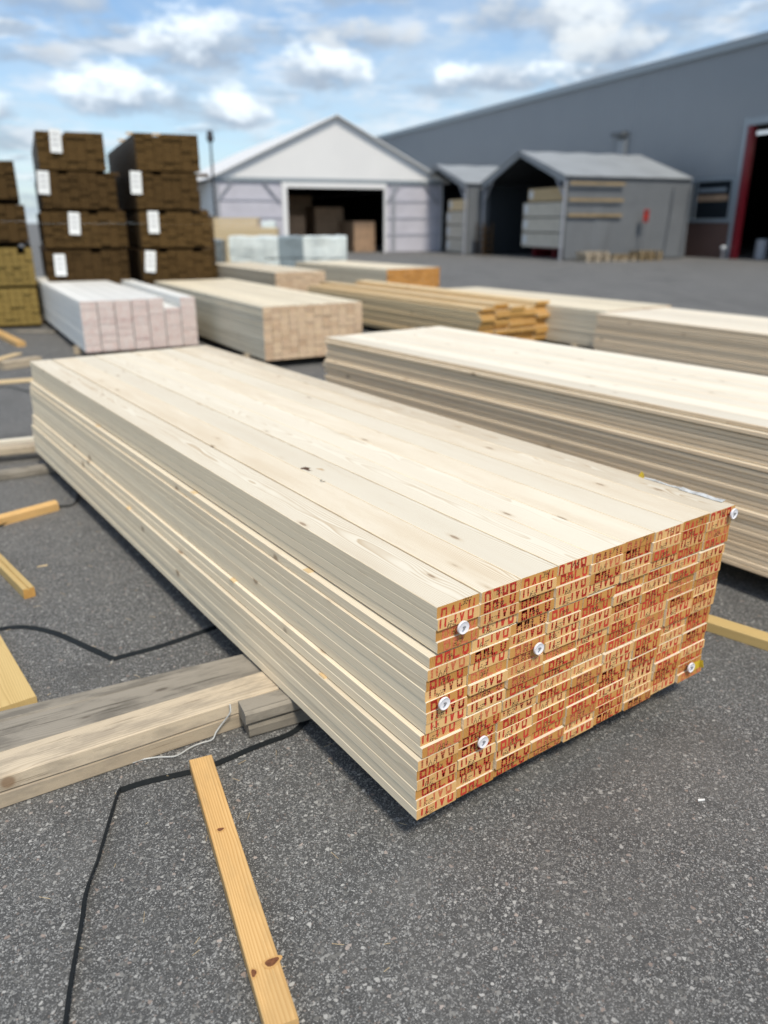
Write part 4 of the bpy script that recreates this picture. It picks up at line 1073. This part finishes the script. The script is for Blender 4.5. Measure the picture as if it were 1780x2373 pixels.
wrapped('wrapped_pack', 'foil wrapped pack, white with one broad grey band', wl + Vector((0, 0, .62)), R(2), 3.60, 1.2, .62, ((0, 1.50, 'film_white', 'white_film'), (1.503, 2.27, 'film_grey', 'grey_film'), (2.273, 3.6, 'film_white', 'white_film')), seed=3)
wrapped('wrapped_pack', 'lower foil wrapped pack beneath the white and grey one', wl + Vector((.02, 0, .001)), R(2), 3.56, 1.18, .60, ((0, 1.50, 'film_white', 'white_film'), (1.503, 2.27, 'film_grey', 'grey_film'), (2.273, 3.56, 'film_white', 'white_film')), seed=9)
wrapped('wrapped_pack', 'dark grey wrapped pack between treated stacks and white foil pack', Vector((-6.55, 24.2, 0)), R(4), 1.7, 1.2, 1.15, ((0, 1.7, 'film_dark', 'dark_film'),), seed=5)
YP = Vector((-6.9, 30.5, 0))
simple_box_thing('board_stack', 'yellow boards stacked in front of the white tent wall', 'board stack', YP + Vector((-.2, 0, .0)), R(3), (3.1, 1.3, 1.45, 14), M['spruce_y'])
simple_box_thing('board_stack', 'short yellow board layer topmost before the white tent', 'board stack', YP + Vector((0, .05, 1.455)), R(3), (2.2, 1.2, .35, 5), M['spruce_y'])
o = wrapped('wrapped_bale', 'small white foil bundle on the yellow board stack', YP + Vector((2.35, .2, 1.46)), R(3), .5, .5, .22, ((0, .5, 'film_white', 'white_film'),), seed=7)

# ---- small grit and splinters scattered on the asphalt
gm = MB(); rg2 = random.Random(3)
for i in range(900):
    y = 1.1 + rg2.random() ** 1.6 * 5.5; x = rg2.uniform(-.62, .62) * (y + .6)
    q = Vector((x, y, 0)) - A0; a_, b_ = q.dot(U0), q.dot(V)
    if -.1 < a_ < 1.4 and b_ > 0: continue
    s_ = rg2.uniform(.0015, .0042); t = rg2.uniform(0, 6.28)
    c_, s2 = math.cos(t), math.sin(t)
    pts = [(x + s_ * c_, y + s_ * s2, .0005), (x - s_ * s2 * .8, y + s_ * c_ * .8, .0005), (x - s_ * c_, y - s_ * s2, .0005), (x + s_ * s2 * .7, y - s_ * c_ * .7, .0005)]
    top = (x + rg2.uniform(-.3, .3) * s_, y + rg2.uniform(-.3, .3) * s_, s_ * .9)
    for k in range(4): gm.poly([pts[k], pts[(k + 1) % 4], top], 0 if rg2.random() < 2 else 1)
M['grit'] = flat('loose_grit', (.24,.235,.225), .8, nscale=60, namt=.9, c2=(.10,.10,.10))
gm.build('grit', M['grit'], kind='stuff')
sm = MB()
for i in range(160):
    y = 1.3 + rg2.random() * 4; x = rg2.uniform(-.62, .1) * (y + .4) - .1
    l_ = rg2.uniform(.008, .035); t = rg2.uniform(0, 3.14); w_ = .0007
    dx_, dy_ = math.cos(t) * l_, math.sin(t) * l_; nx, ny = -math.sin(t) * w_, math.cos(t) * w_
    sm.slab([(x, y, .001), (x + dx_, y + dy_, .002), (x + dx_ + nx, y + dy_ + ny, .002), (x + nx, y + ny, .001)], (0, 0, 1), .0008)
sm.build('wood_splinters', M['golden'], kind='stuff')
